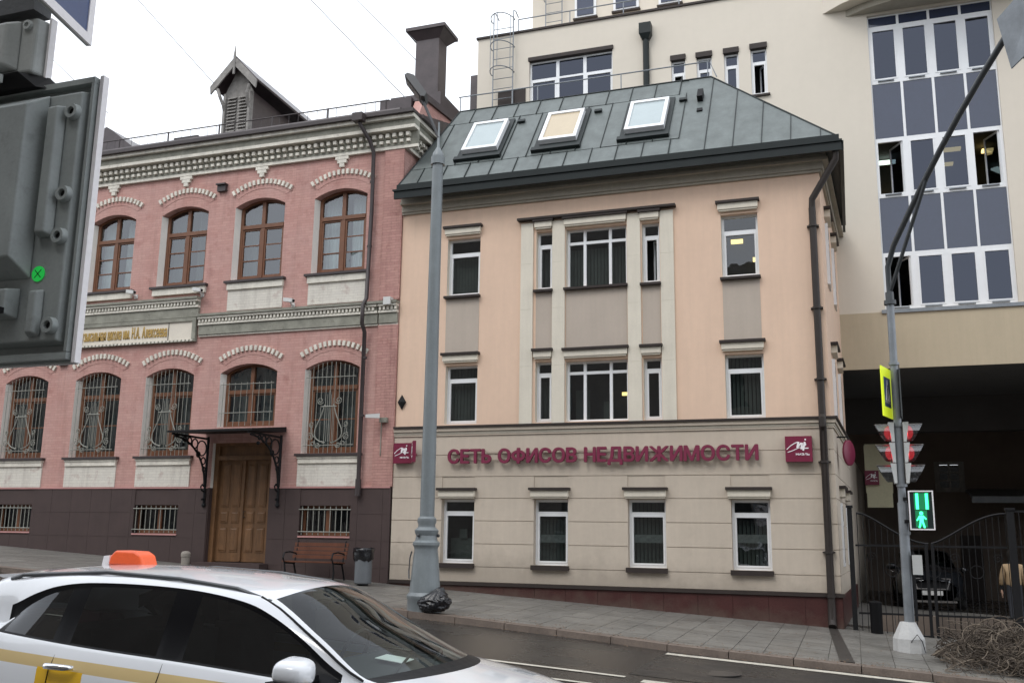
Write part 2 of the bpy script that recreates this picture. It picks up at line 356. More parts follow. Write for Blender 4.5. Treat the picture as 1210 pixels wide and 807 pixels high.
def wall_holes(b, x0, x1, z0, z1, holes, y, depth, rev=None):
    """front sheet at y with openings (hx0,hx1,hz0,hz1,rise); reveals go back by depth; rev: second material index for the reveals"""
    xs = sorted({x0, x1, *[h[0] for h in holes], *[h[1] for h in holes]})
    zs = sorted({z0, z1, *[h[2] for h in holes], *[h[3]+(h[4] if len(h) > 4 else 0) for h in holes]})
    for i in range(len(xs)-1):
        j = 0
        while j < len(zs)-1:
            cx, cz = (xs[i]+xs[i+1])/2, (zs[j]+zs[j+1])/2
            if not any(h[0] < cx < h[1] and h[2] < cz < h[3]+(h[4] if len(h) > 4 else 0) for h in holes):
                b.quad((xs[i],y,zs[j]), (xs[i+1],y,zs[j]), (xs[i+1],y,zs[j+1]), (xs[i],y,zs[j+1]))
            j += 1
    for h in holes:
        a, c, z, t = h[:4]; rise = h[4] if len(h) > 4 else 0; yd = y+depth
        if rise:
            pts = arc((a+c)/2, (c-a)/2, t, rise, 14)
            mid = len(pts)//2
            b.quad(*[(p[0], y, p[1]) for p in pts[:mid+1]], (a, y, t+rise))
            b.quad(*[(p[0], y, p[1]) for p in pts[mid:]], (c, y, t+rise))
            for p, q in zip(pts, pts[1:]): b.quad((p[0],y,p[1]), (q[0],y,q[1]), (q[0],yd,q[1]), (p[0],yd,p[1]))
        elif len(h) < 6 or 't' not in h[5]: b.quad((a,y,t), (c,y,t), (c,yd,t), (a,yd,t))
        if rev is not None: b.cur = rev
        e = .08 if rev is not None and rise else 0
        b.quad((a,y,z), (a,y,t), (a+e,yd,t), (a+e,yd,z)); b.quad((c,y,z), (c,y,t), (c-e,yd,t), (c-e,yd,z))
        b.cur = 0
        if len(h) < 6 or 'b' not in h[5]: b.quad((a,y,z), (c,y,z), (c,yd,z), (a,yd,z))
    return b

# ------------------------------------------------------------------ ground
def gz(x, y=-3.0): return -1.85-.0575*x+.012*y        # pavement level
def rz(x): return -2.01-.0575*x                        # road level
KERB = [(-45, -5.0), (-8.2, -4.92), (-6, -5.15), (-4.3, -5.3), (-3.4, -5.5), (-2.7, -5.66), (14, -5.66)]
def ky(x):
    for (a, b), (c, d) in zip(KERB, KERB[1:]):
        if a <= x <= c: return b+(d-b)*(x-a)/(c-a)
    return KERB[-1][1]

gr = B(); xs = [-900, -60, -30, 0, 15, 60, 900]; ys = [-900, -60, 40, 900]
for i in range(len(xs)-1):
    for j in range(len(ys)-1):
        f = lambda x: -2.01-.0575*max(-45, min(40, x))-.12
        gr.quad((xs[i],ys[j],f(xs[i])), (xs[i+1],ys[j],f(xs[i+1])), (xs[i+1],ys[j+1],f(xs[i+1])), (xs[i],ys[j+1],f(xs[i])))
put(gr, 'ground', 'asphalt2', kind='structure')
rd = B()
for i in range(-45, 40, 1): rd.quad((i,-20.6,rz(i)), (i+1,-20.6,rz(i+1)), (i+1,ky(i+1)+.05,rz(i+1)), (i,ky(i)+.05,rz(i)))
road = put(rd, 'road', 'asphalt', kind='structure')
pt = B()
for i in range(0, 28): pt.quad((-3.0+i*.5,-8.5,rz(-3.0+i*.5)+.004), (-2.5+i*.5,-8.5,rz(-2.5+i*.5)+.004), (-2.5+i*.5,-5.75,rz(-2.5+i*.5)+.004), (-3.0+i*.5,-5.75,rz(-3.0+i*.5)+.004))
put(pt, 'asphalt_patch', 'asphalt2', road)
def strip(x0, x1, y0, y1, dx=.5, lift=.009):
    b = B(); n = max(1, round((x1-x0)/dx))
    for i in range(n):
        a = x0+(x1-x0)*i/n; c = x0+(x1-x0)*(i+1)/n
        b.quad((a,y0,rz(a)+lift), (c,y0,rz(c)+lift), (c,y1,rz(c)+lift), (a,y1,rz(a)+lift))
    return b
put(strip(-2.95, 1.25, -6.06, -5.84), 'painted_edge_line', 'paint', road)
put(strip(-12, -2.98, -8.86, -8.74), 'painted_lane_line', 'paint', road)
put(strip(-12, -3.2, -9.72, -9.62), 'painted_lane_line', 'paint', road)
put(strip(-2.72, 9, -9.1, -8.86), 'painted_lane_line', 'paint', road)

b = B(); b.lathe([(.34,.0), (.34,.007), (.30,.007), (.30,.003), (.001,.003)], (-1.95,-7.45,rz(-1.95)+.004), 28); b.lathe([(.28,.003), (.28,.006), (.001,.006)], (-1.95,-7.45,rz(-1.95)+.004), 28); put(b, 'manhole_cover', 'grate', road)
# pavement: joint bed, then slabs one by one
pv = B()
for i in range(-30, 9): pv.quad((i,ky(i)+.3,gz(i,ky(i))-.012), (i+1,ky(i+1)+.3,gz(i+1,ky(i+1))-.012), (i+1,8,gz(i+1,8)-.012), (i,8,gz(i,8)-.012))
pave = put(pv, 'pavement', 'joint', kind='structure')
slabs = []
ROWS = 10; SL = .5
for r in range(ROWS+14):
    for c in range(int(38/SL)):
        x0 = -28.5+c*SL; y1 = -.0-r*.5 if r < ROWS+1 else 0
        if r >= ROWS+1: break
        x1 = x0+SL-.012
        if x1 > 8.5: continue
        y0 = y1-.488; kk = max(ky(x0), ky(x1))+.31
        if y1 < kk+.05: continue
        y0 = max(y0, kk)
        if abs((x0+x1)/2+.32) < .2 : pass
        slabs.append((x0, x1, y0, y1))
slabs.sort(key=lambda s: (s[0]+3)**2*.35+(s[2]+22)**2)
def slab_box(b, s, dz):
    x0, x1, y0, y1 = s; 
    z = [gz(x0,y0)+dz, gz(x1,y0)+dz, gz(x1,y1)+dz, gz(x0,y1)+dz]
    b.hexa([(x0,y0,z[0]-.05),(x1,y0,z[1]-.05),(x1,y1,z[2]-.05),(x0,y1,z[3]-.05),(x0,y0,z[0]),(x1,y0,z[1]),(x1,y1,z[2]),(x0,y1,z[3])])
for s in slabs[:300]:
    b = B(); slab_box(b, s, rnd.uniform(-.002, .002)); put(b, 'paving_slab', rnd.choice(['slab', 'slab', 'slab2']), pave)
b = B()
for s in slabs[300:]: slab_box(b, s, rnd.uniform(-.002, .002)); b.cur = 0
put(b, 'paving_slabs', 'slab', pave, kind='stuff')
# kerb stones
kb = B(); kb.box(-30, 9.2, -4.7, -4.66, -2.9, -2.8)
kerbroot = thing('kerb', (0, -5.3, -2.0), None, None)
del kerbroot['wl']; kerbroot['wl'] = [0, -5.3, -2.0]; kerbroot['kind'] = 'structure'
x = -29.0
while x < 8.6:
    x1 = x+.985; b = B(); ya, yb = ky(x), ky(x1); d = rnd.uniform(-.006, .006)
    za, zb = gz(x, ya)+.012+d, gz(x1, yb)+.012+d
    b.hexa([(x,ya,za-.4),(x1,yb,zb-.4),(x1,yb+.3,zb-.4),(x,ya+.3,za-.4),(x,ya+.012,za),(x1,yb+.012,zb),(x1,yb+.3,zb),(x,ya+.3,za)])
    put(b, 'kerb_stone', 'kerb', kerbroot); x += 1.0
# drain channel under the corner downpipe
b = B(); b.hexa([(-.62,-.05,gz(-.62,0)-.03),(-.44,-.05,gz(-.44,0)-.03),(-.10,-5.3,gz(-.1,-5.3)-.03),(-.32,-5.3,gz(-.32,-5.3)-.03),
        (-.62,-.05,gz(-.62,0)+.006),(-.44,-.05,gz(-.44,0)+.006),(-.10,-5.3,gz(-.1,-5.3)+.018),(-.32,-5.3,gz(-.32,-5.3)+.018)])
put(b, 'drain_channel', 'grate', pave)
# opposite pavement where the photographer stands
b = B()
for i in range(-30, 20): b.hexa([(i,-29.5,rz(i)-.3),(i+1,-29.5,rz(i+1)-.3),(i+1,-20.6,rz(i+1)-.3),(i,-20.6,rz(i)-.3),(i,-29.5,rz(i)+.13),(i+1,-29.5,rz(i+1)+.13),(i+1,-20.6,rz(i+1)+.13),(i,-20.6,rz(i)+.13)])
put(b, 'far_pavement', 'slab', kind='structure')
# ------------------------------------------------------------------ PINK BUILDING
pk = thing('pink_brick_building', (-18, 0, -1.0), 'two storey pink brick school building with white trim, arched windows and dark brown plinth', 'building')
LX = [-23.02, -20.38, -17.89, -15.31, -12.74]; HW = .81
UX = [-23.02, -20.38, -17.83, -15.30, -12.74]
LX2 = [-25.5, -28.1]
low = [(x-HW, x+HW, 2.0, 4.22, .22) for x in [-28.1, -25.5]+LX[:3]+LX[4:]]
dwin = (LX[3]-.9, LX[3]+.9, 2.74, 4.22, .24)
upw = [(x-HW, x+HW, 6.83, 8.97, .22) for x in [-28.1, -25.5]+UX]
door = (-16.28, -14.42, -1.0, 2.32)
base = [(-18.68, -17.24, -.1, .66), (-13.46, -12.0, -.1, .66), (-23.6, -22.3, -.1, .66)]
b = B()
wall_holes(b, -30, -10.85, 1.12, 10.16, low+[dwin]+upw+[(door[0], door[1], 1.12, 2.32, 0, 'b')], 0, .3, 1)
b.quad((-10.85,0,-1.6), (-10.85,0,11.02), (-10.85,12,11.02), (-10.85,12,-1.6)); b.quad((-30,0,-1.6), (-30,0,11.02), (-30,12,11.02), (-30,12,-1.6)); b.quad((-30,12,-1.6), (-10.85,12,-1.6), (-10.85,12,11.02), (-30,12,11.02)); b.quad((-30,0,10.16), (-10.85,0,10.16), (-10.85,0,11.02), (-30,0,11.02))
put(b, 'wall', ['pink', 'whitereveal'], pk)
b = B(); wall_holes(b, -30, -10.87, -1.6, 1.12, base+[(door[0], door[1], -1.6, 1.12, 0, 't')], -.02, .3)
put(b, 'plinth', 'plinth', pk)
# plinth panels
cols = [-30+.7*i for i in range(0, 28)]
for i, x0 in enumerate(cols):
    x1 = min(x0+.7, -10.88)
    for z0, z1 in [(-1.5,-.86), (-.86,-.2), (-.2,.45), (.45,1.1)]:
        if z1 < gz(x1)-.0: continue
        segs = [(x0, x1)]
        for h in base+[(door[0]-.02, door[1]+.02, -2, 2)]:
            if h[2] < z1-.01 and h[3] > z0+.01:
                ns = []
                for a, c in segs:
                    if h[1] <= a or h[0] >= c: ns.append((a, c)); continue
                    if h[0] > a+.08: ns.append((a, h[0]))
                    if h[1] < c-.08: ns.append((h[1], c))
                segs = ns
        for a, c in segs:
            b = B(); b.box(a+.003, c-.003, -.034-rnd.uniform(0,.003), -.0205, z0+.003, z1-.003); put(b, 'plinth_panel', 'plinth', pk)
b = B(); b.box(-30, door[0]-.05, -.055, -.001, 1.1, 1.14); b.box(door[1]+.05, -10.9, -.055, -.001, 1.1, 1.14); put(b, 'plinth_ledge', 'pinkreveal', pk)
# pilaster at the right end
b = B(); b.box(-11.42, -10.85, -.06, -.001, 1.14, 5.28); b.box(-11.42, -10.85, -.06, -.001, 5.95, 10.15); put(b, 'pilaster', 'pinkworn', pk)
# window sills, aprons, decorative arches, white side strips
def put_l(b, n, m_, **k): return put(b, n, m_, pk, **k)
for x in [-28.1, -25.5]+LX[:3]+LX[4:]:
    b = B(); b.box(x-.93, x+1.0, -.13, .25, 1.92, 1.985); put_l(b, 'window_sill', 'darkmetal')
    b = B(); b.box(x-.85, x+.93, -.07, -.001, 1.74, 1.859); b.box(x-.87, x+.95, -.09, -.001, 1.86, 1.915); put_l(b, 'sill_moulding', 'white')
    b = B(); b.box(x-.87, x+.93, -.028, -.001, 1.15, 1.74); put_l(b, 'apron_panel', 'whitebrick')
for i, x in enumerate([-28.1, -25.5]+UX):
    b = B(); b.box(x-.95, x+.98, -.13, .25, 6.75, 6.815); put_l(b, 'window_sill', 'darkmetal')
    b = B(); b.box(x-.87, x+.93, -.08, -.001, 6.56, 6.745); put_l(b, 'sill_moulding', 'white')
    if x > -16.5 or x < -21.6:
        b = B(); b.box(x-.85, x+.91, -.028, -.001, 5.97, 6.56); put_l(b, 'apron_panel', 'whitebrick')
def dentil_arch(xc, hw, zs, rise, n=15):
    b = B(); R = (hw*hw+rise*rise)/(2*rise); cz = zs+rise-R; a0 = math.asin(hw/R)
    for i in range(n):
        a = -a0+2*a0*i/(n-1); da = a0/(n-1)*.52
        pts = [(xc+rr*math.sin(aa), cz+rr*math.cos(aa)) for rr, aa in ((R-.07, a-da), (R-.07, a+da), (R+.07, a+da), (R+.07, a-da))]
        b.prism(pts, -.06+rnd.uniform(-.006,.012), -.001)
    put_l(b, 'arch_dentils', 'white', kind='stuff')
    b = B(); pts = arc(xc, hw+.06, zs-.09, rise, 16); pts2 = arc(xc, hw-.16, zs-.17, rise*.92, 16)
    b.prism(pts+pts2[::-1], -.009, -.0012); put_l(b, 'arch_band', 'pink')
for x in [-28.1, -25.5]+LX: dentil_arch(x+.05, .95, 4.62, .27)
for x in [-28.1, -25.5]+UX: dentil_arch(x+.05, .93, 9.40, .26)
# arched timber windows
def arched_window(xc, z0, zs, rise, hw, tr, bars, sides, curt):
    y = .21; f = B()
    f.box(xc-hw, xc-hw+.085, y, y+.09, z0, zs); f.box(xc+hw-.085, xc+hw, y, y+.09, z0, zs); f.box(xc-hw+.085, xc+hw-.085, y, y+.09, z0, z0+.1)
    o = arc(xc, hw, zs, rise, 14); i_ = arc(xc, hw-.085, zs, rise-.06, 14)
    f.prism(o+i_[::-1], y, y+.09)
    f.box(xc-.055, xc+.055, y-.012, y+.08, z0+.1, zs+rise-.06)
    f.box(xc-hw+.085, xc+hw-.085, y-.02, y+.085, tr-.06, tr+.05)
    for s in (-1, 1):   # casement stiles and glazing bars
        xa, xb = sorted((xc+s*.055, xc+s*(hw-.085)))
        f.box(xa, xa+.05, y+.012, y+.07, z0+.1, tr-.06); f.box(xb-.05, xb, y+.012, y+.07, z0+.1, tr-.06)
        f.box(xa+.05, xb-.05, y+.014, y+.068, z0+.1, z0+.17); f.box(xa+.05, xb-.05, y+.014, y+.068, tr-.11, tr-.06)
        for k in range(1, bars+1):
            z = z0+.17+(tr-.11-z0-.17)*k/(bars+1); f.box(xa+.05, xb-.05, y+.02, y+.06, z-.016, z+.016)
    win = put_l(f, 'window', 'brownframe')
    for s in (-1, 1):
        xa, xb = sorted((xc+s*.055, xc+s*(hw-.085))); xa += .05; xb -= .05
        za, zb = z0+.17, tr-.11
        for k in range(bars+1):
            p = B(); u, v = za+(zb-za)*k/(bars+1), za+(zb-za)*(k+1)/(bars+1); t = rnd.uniform(-.010, .010); t2 = rnd.uniform(-.012, .012)
            p.add([(xa-.01,y+.04,u), (xb+.01,y+.04+t,u), (xb+.01,y+.04+t+t2,v), (xa-.01,y+.04+t2,v)], [(0,1,2,3)]); put(p, 'pane', 'oldglass', win)
        pts = [q for q in arc(xc, hw-.08, zs, rise-.05, 14) if (q[0]-xc)*s >= -.001]
        xo = xc+s*(hw-.08); xi = xc
        poly = ([(xo, tr+.04)]+pts+[(xi, tr+.04)]) if s < 0 else ([(xi, tr+.04)]+pts+[(xo, tr+.04)])
        p = B(); p.quad(*[(q[0], y+.045, q[1]) for q in poly]); put(p, 'pane', 'oldglass', win)
    # curtain folds hanging behind the glass
    if curt:
        for s in curt:
            p = B(); xa, xb = sorted((xc+s*.12, xc+s*(hw-.02))); n = 22
            def yy(k): return y+.32+.03*math.sin(k*1.9)
            for k in range(n):
                u, v = xa+(xb-xa)*k/n, xa+(xb-xa)*(k+1)/n
                p.quad((u,yy(k),z0), (v,yy(k+1),z0), (v,yy(k+1),zs+.1), (u,yy(k),zs+.1))
            put(p, 'curtain', sides, win)
    p = B(); p.box(xc-hw-.1, xc+hw+.1, y+.9, y+.93, z0-.2, zs+rise+.2); put(p, 'dark_backing', 'room', win)  # dark sheet in place of room shade behind the panes
for i, x in enumerate([-28.1, -25.5]+UX): arched_window(x, 6.83, 8.97, .22, HW-.06, 8.43, 2, 'curtain' if i in (6,3) else 'curtaindark', (-1, 1) if i in (3, 4, 6) else (-1,))
for i, x in enumerate([-28.1, -25.5]+LX[:3]+LX[4:]): arched_window(x, 2.0, 4.22, .22, HW-.06, 3.74, 1, 'curtaindark', (-1, 1))
arched_window(LX[3], 2.74, 4.22, .24, .84, 3.72, 0, 'curtaindark', (-1, 1))
# window grilles with lyres
def lyre_mesh():
    b = B(); t = .011
    for k in range(11):
        x = -.66+1.32*k/10; R_ = 2.20+.19*(1-(x/.7)**2)
        b.tube([(x,0,-.02), (x,0,R_)], .008, 5)
    for z in (.20, 1.98): b.tube([(-.74,-.01,z), (.74,-.01,z)], .011, 5)
    for k in range(5):
        x = -.11+.055*k; b.tube([(x,-.03,.30), (x,-.03,1.42+.10*(2-abs(k-2)))], .007, 5)
    b.tube([(-.22,-.035,1.2), (.22,-.035,1.2)], .016, 5)
    for s in (-1, 1):
        b.tube([(s*x, -.025, z) for x, z in ((.13,1.26), (.17,1.12), (.23,.95), (.31,.78), (.385,.62), (.40,.48), (.35,.37), (.24,.30), (.08,.27))], .016, 5)
        def spiral(cx, cz, r0, turns, dr, st=0):
            q = []
            for i in range(18):
                a = st+i/17*turns*2*PI; r = r0*(1-i/17*dr); q.append((s*(cx+r*math.cos(a)), -.02, cz+r*math.sin(a)))
            b.tube(q, .012, 5)
        spiral(.27, 1.36, .10, 1.5, .75, 3.6); spiral(.50, .74, .075, 1.5, .7, 4); spiral(.53, .42, .10, 1.5, .7, 1); spiral(.30, .20, .08, 1.4, .7, 3); spiral(.44, .25, .07, 1.3, .6, 2)
        b.tube([(s*.10,-.02,.24), (s*.3,-.02,.33), (s*.46,-.02,.46), (s*.50,-.02,.66)], .012, 5)
    return b.mesh('window_grille', 'grillewhite')
lm = lyre_mesh()
for x in [-28.1, -25.5]+LX[:3]+LX[4:]: inst(lm, 'window_grille', pk, (x, -.03, 2.0))
b = B()
for k in range(9): x = LX[3]-.76+1.52*k/8; b.tube([(x,-.02,2.76), (x,-.02,3.95)], .008, 5)
for z in (3.12, 3.9): b.tube([(LX[3]-.84,-.03,z), (LX[3]+.84,-.03,z)], .011, 5)
put_l(b, 'window_grille', 'grillewhite')
# basement windows
for h in base:
    f = B(); a, c, z0, z1 = h; y = .16
    f.box(a, a+.07, y, y+.06, z0, z1); f.box(c-.07, c, y, y+.06, z0, z1); f.box(a+.07, c-.07, y, y+.06, z0, z0+.09); f.box(a+.07, c-.07, y, y+.06, z1-.06, z1)
    f.box((a+c)/2-.06, (a+c)/2+.06, y-.005, y+.055, z0+.09, z1-.06)
    wn = put_l(f, 'basement_window', 'brownframe')
    for u, v in ((a+.07, (a+c)/2-.06), ((a+c)/2+.06, c-.07)):
        p = B(); p.quad((u,y+.03,z0+.09), (v,y+.03,z0+.09), (v,y+.03,z1-.06), (u,y+.03,z1-.06)); put(p, 'pane', 'glass', wn)
    p = B(); p.box(a-.05, c+.05, .7, .73, z0-.1, z1+.1); put(p, 'dark_backing', 'room', wn)
    g = B()
    for k in range(9): x = a+.08+(c-a-.16)*k/8; g.tube([(x,-.03,z0+.02), (x,-.03,z1-.02)], .012, 5)
    for z in (z0+.1, z1-.1): g.tube([(a-.02,-.045,z), (c+.02,-.045,z)], .014, 5)
    put_l(g, 'window_grille', 'grillewhite')
    s_ = B(); s_.box(a-.02, c+.02, -.05, .1, z0-.045, z0-.002); put_l(s_, 'window_sill', 'pinkreveal')
# belt cornice
def belt(x0, x1, zb, raise_=0):
    b = B(); b.box(x0, x1, -.05, -.001, zb-.02, zb+.02); put_l(b, 'belt_line', 'white')
    b = B(); b.box(x0, x1, -.08, -.001, zb+.03, zb+.30); put_l(b, 'belt_frieze', 'greytrim')
    b = B(); b.box(x0, x1, -.17, -.001, zb+.47, zb+.53); b.box(x0, x1, -.12, -.001, zb+.30, zb+.36); put_l(b, 'belt_moulding', 'white')
    b = B(); b.box(x0, x1, -.10, -.001, zb+.36, zb+.47); put_l(b, 'belt_recess', 'greytrim')
    b = B(); x = x0+.03
    while x < x1-.05: b.box(x, x+.055, -.145, -.1, zb+.37, zb+.455); x += .11
    put_l(b, 'belt_dentils', 'white', kind='stuff')
    b = B(); b.box(x0-.02, x1+.02, -.21, -.001, zb+.535, zb+.60); put_l(b, 'belt_cap', 'greytrim')
belt(-17.0, -11.44, 5.30); belt(-30, -21.45, 5.30); belt(-11.40, -10.87, 5.30)
belt(-21.4, -17.05, 5.83)
b = B(); b.box(-21.4, -17.08, -.10, -.001, 5.16, 5.22); b.box(-21.4, -17.08, -.11, -.001, 5.74, 5.84); b.box(-17.2, -17.08, -.11, -.001, 5.22, 5.74); b.box(-21.4, -21.28, -.11, -.001, 5.22, 5.74)
put_l(b, 'plaque_frame', 'greytrim')
b = B()
x = -21.38
while x < -17.12: b.box(x, x+.07, -.125, -.101, 5.165, 5.215); x += .13
put_l(b, 'plaque_dentils', 'white', kind='stuff')
plq = B(); plq.box(-21.28, -17.2, -.07, -.001, 5.22, 5.74); plq = put_l(plq, 'name_plaque', 'plaque')
b = B(); b.box(-18.02, -18.0, -.078, -.071, 5.23, 5.73); put(b, 'plaque_joint', 'cap', plq)
# main cornice with two tiers of blocks
def cornice_run(tr):   # tr maps (s, out, z)->(x,y,z)
    def bx(s0, s1, o0, o1, z0, z1):
        q = B(); q.hexa([tr(s0,o1,z0), tr(s1,o1,z0), tr(s1,o0,z0), tr(s0,o0,z0), tr(s0,o1,z1), tr(s1,o1,z1), tr(s1,o0,z1), tr(s0,o0,z1)]); return q
    return bx
def cornice(s0, s1, tr):
    bx = cornice_run(tr)
    put_l(bx(s0, s1, 0, .09, 10.10, 10.19), 'cornice_moulding', 'white')
    put_l(bx(s0, s1, 0, .10, 10.19, 10.56), 'cornice_field', 'greytrim')
    q = B(); s = s0+.05; k = 0
    while s < s1-.12:
        for (o, z0, z1) in ((.17, 10.25, 10.33), (.22, 10.40, 10.50)):
            ss = s+(.0 if z0 < 10.3 else .0)
            q.v += []; t = bx(ss, ss+.10, .1, o, z0, z1); q.add(t.v, [(0,3,2,1),(4,5,6,7),(0,1,5,4),(1,2,6,5),(2,3,7,6),(3,0,4,7)])
        s += .20
    put_l(q, 'cornice_blocks', 'white', kind='stuff')
    put_l(bx(s0, s1, 0, .32, 10.56, 10.65), 'cornice_moulding', 'white')
    put_l(bx(s0, s1, 0, .30, 10.65, 10.83), 'cornice_frieze', 'greytrim')
    put_l(bx(s0, s1, 0, .40, 10.83, 10.93), 'cornice_moulding', 'white')
    put_l(bx(s0, s1+.02, -.02, .50, 10.93, 11.03), 'cornice_cap', 'darkmetal')
cornice(-30, -10.45, lambda s, o, z: (s, -o, z))
cornice(.01, 1.3, lambda s, o, z: (-10.85+o, s, z))
# drops under the cornice
for xc in [x+1.28 for x in UX[:-1]]+[UX[-1]-.05, -14.0] if False else [-12.73, -15.28, -17.85, -20.45]:
    b = B(); b.box(xc-.2, xc+.2, -.085, -.001, 10.0, 10.09); b.box(xc-.14, xc+.14, -.08, -.001, 9.9, 9.995); b.box(xc-.07, xc+.07, -.075, -.001, 9.79, 9.895)
    put_l(b, 'cornice_drop', 'white')
# vents
for (x, z) in ((-16.58, 9.6), (-21.7, 4.78)):
    b = B(); b.box(x-.16, x+.16, -.16, -.001, z+.08, z+.12); b.box(x-.14, x+.14, -.1, -.001, z-.1, z+.075); put_l(b, 'wall_vent', 'darkmetal')
# roof, firewall, chimney
b = B(); b.hexa([(-30.5,-.5,11.03),(-10.82,-.5,11.03),(-10.82,12.5,11.03),(-30.5,12.5,11.03),(-30.5,-.48,11.08),(-10.82,-.48,11.08),(-10.82,6.2,13.0),(-30.5,6.2,13.0)])
roof = put_l(b, 'roof', 'roofmetal')
b = B(); b.prism([(.25,10.5),(.25,10.98),(.75,11.45),(1.0,11.95),(2.6,12.3),(6,12.4),(6,10.5)], -11.1, -10.83, 'x'); put(b, 'firewall', 'pink', pk)
b = B(); b.hexa([(-11.16,1.0,11.97),(-10.76,1.0,11.97),(-10.76,6,12.45),(-11.16,6,12.45),(-11.16,1.0,12.16),(-10.76,1.0,12.16),(-10.76,6,12.72),(-11.16,6,12.72)]); put(b, 'firewall_coping', 'roofmetal', pk)
b = B(); b.box(-12.15, -11.17, .9, 1.3, 11.1, 12.06); put(b, 'roof_parapet', 'roofmetal', pk)
b = B(); b.box(-12.85, -11.17, 2.9, 4.4, 12.0, 13.16); put(b, 'chimney_base', 'roofmetal', pk)
b = B(); b.box(-12.10, -11.32, 3.0, 3.6, 13.161, 15.0); b.hexa([(-12.10,3,15.001),(-11.32,3,15.001),(-11.32,3.6,15.001),(-12.10,3.6,15.001),(-12.32,2.8,15.25),(-11.08,2.8,15.25),(-11.08,3.8,15.25),(-12.32,3.8,15.25)]); b.box(-12.36, -11.04, 2.76, 3.84, 15.251, 15.36)
put(b, 'chimney', 'roofmetal', pk)
b = B(); x = -30
while x < -11.5:
    b.tube([(x,.4,11.2), (x,.4,11.82)], .025, 6); x += 1.83
for z in (11.38, 11.8): b.tube([(-30,.4,z), (-11.6,.4,z)], .018, 6)
x = -30
while x < -11.6: b.tube([(x,.4,11.38), (x,.4,11.8)], .008, 4); x += .31
put_l(b, 'roof_railing', 'darkmetal')
for x in (-26, -18.6): 
    b = B(); b.box(x-.25, x+.6, .45, .75, 11.3, 11.62); put_l(b, 'roof_hatch', 'darkmetal')
# dormer
dm = B(); dy = 1.6; dx0, dx1 = -17.98, -16.98; 
dm.prism([(dx0,11.2),(dx1,11.2),(dx1,13.45),(dx0,13.45)], dy, dy+.08) ; dorm = put_l(dm, 'dormer', 'dormerwood')
pkx = (dx0+dx1)/2
b = B(); b.hexa([(dx0+.02,dy+.085,11.2),(dx1-.02,dy+.085,11.2),(dx1-.02,6.6,11.2),(dx0+.02,6.6,11.2),(dx0+.02,dy+.085,13.45),(dx1-.02,dy+.085,13.45),(dx1-.02,6.6,13.2),(dx0+.02,6.6,13.2)]); put(b, 'dormer_cheek', 'roofmetal', dorm)
for s in (-1, 1):
    b = B(); e = pkx+s*.82; b.hexa([(pkx,dy-.3,14.48),(e,dy-.3,13.60),(e,6.8,13.35),(pkx,6.8,14.25),(pkx,dy-.3,14.54),(e+s*.02,dy-.3,13.66),(e+s*.02,6.8,13.42),(pkx,6.8,14.31)]); put(b, 'dormer_roof', 'roofmetal', dorm)
    b = B(); b.hexa([(pkx,dy-.33,14.20),(e,dy-.33,13.34),(e,dy-.28,13.34),(pkx,dy-.28,14.20),(pkx,dy-.33,14.50),(e+s*.03,dy-.33,13.60),(e+s*.03,dy-.28,13.60),(pkx,dy-.28,14.50)]); put(b, 'barge_board', 'dormerwood', dorm)
    b = B()
    for k in range(5):
        u = .15+k*.17; px = pkx+s*.82*u; b.sphere((px, dy-.3, 14.38-.86*u-.06), .055, 8, 5, (1,.4,1))
    b.tube([(pkx+s*.58,dy-.3,13.5), (pkx+s*.5,dy-.27,13.25), (pkx+s*.44,dy-.15,13.0), (pkx+s*.46,dy-.03,12.8)], .05, 6); put(b, 'carved_bracket', 'dormerwood', dorm)
    b = B(); b.box(pkx+s*.45-.04, pkx+s*.45+.04, dy-.1, dy-.001, 11.2, 13.4); put(b, 'corner_post', 'dormerwood', dorm)
b = B(); b.tube([(pkx,dy-.34,13.9), (pkx,dy-.34,14.5), (pkx,dy-.34,14.86)], [.035, .045, .008], 6); put(b, 'finial', 'dormerwood', dorm)
b = B(); b.prism([(pkx-.5,13.45),(pkx+.5,13.45),(pkx,14.4)], dy-.001, dy+.07); put(b, 'gable_board', 'dormerwood', dorm)
for s in (-1, 1):
    b = B()
    xa, xb = sorted((pkx+s*.04, pkx+s*.36))
    for k in range(13):
        z = 11.9+k*.11; b.hexa([(xa,dy-.07,z),(xb,dy-.07,z),(xb,dy-.01,z+.06),(xa,dy-.01,z+.06),(xa,dy-.07,z+.015),(xb,dy-.07,z+.015),(xb,dy-.01,z+.075),(xa,dy-.01,z+.075)])
    put(b, 'louvre', 'dormerwood', dorm)
# door
b = B(); b.box(door[0], door[0]+.13, .12, .34, -1.0, 2.32); b.box(door[1]-.13, door[1], .12, .34, -1.0, 2.32); b.box(door[0]+.13, door[1]-.13, .12, .34, 1.86, 1.98); b.box(door[0]+.13, door[1]-.13, .12, .34, 2.24, 2.32); b.box(door[0]+.13, door[1]-.13, .2, .34, 1.98, 2.24)
put_l(b, 'door_frame', 'doorwood')
dm0, dm1, dmid = door[0]+.13, door[1]-.13, (door[0]+door[1])/2
for (a, c) in ((dm0, dmid-.01), (dmid+.01, dm1)):
    b = B(); b.box(a, c, .22, .28, -.80, 1.86); leaf = put_l(b, 'door_leaf', 'doorwood')
    w2 = (c-a-.3)/2
    for k in range(2):
        xa = a+.1+k*(w2+.1)
        for (z0, z1) in ((.62, 1.76), (.2, .5), (-.55, .08)):
            q = B(); q.box(xa, xa+w2, .205, .219, z0, z1); q.hexa([(xa+.02,.204,z0+.02),(xa+w2-.02,.204,z0+.02),(xa+w2-.02,.204,z1-.02),(xa+.02,.204,z1-.02),(xa+.05,.190,z0+.05),(xa+w2-.05,.190,z0+.05),(xa+w2-.05,.190,z1-.05),(xa+.05,.190,z1-.05)])
            put(q, 'door_panel', 'doorwood', leaf)
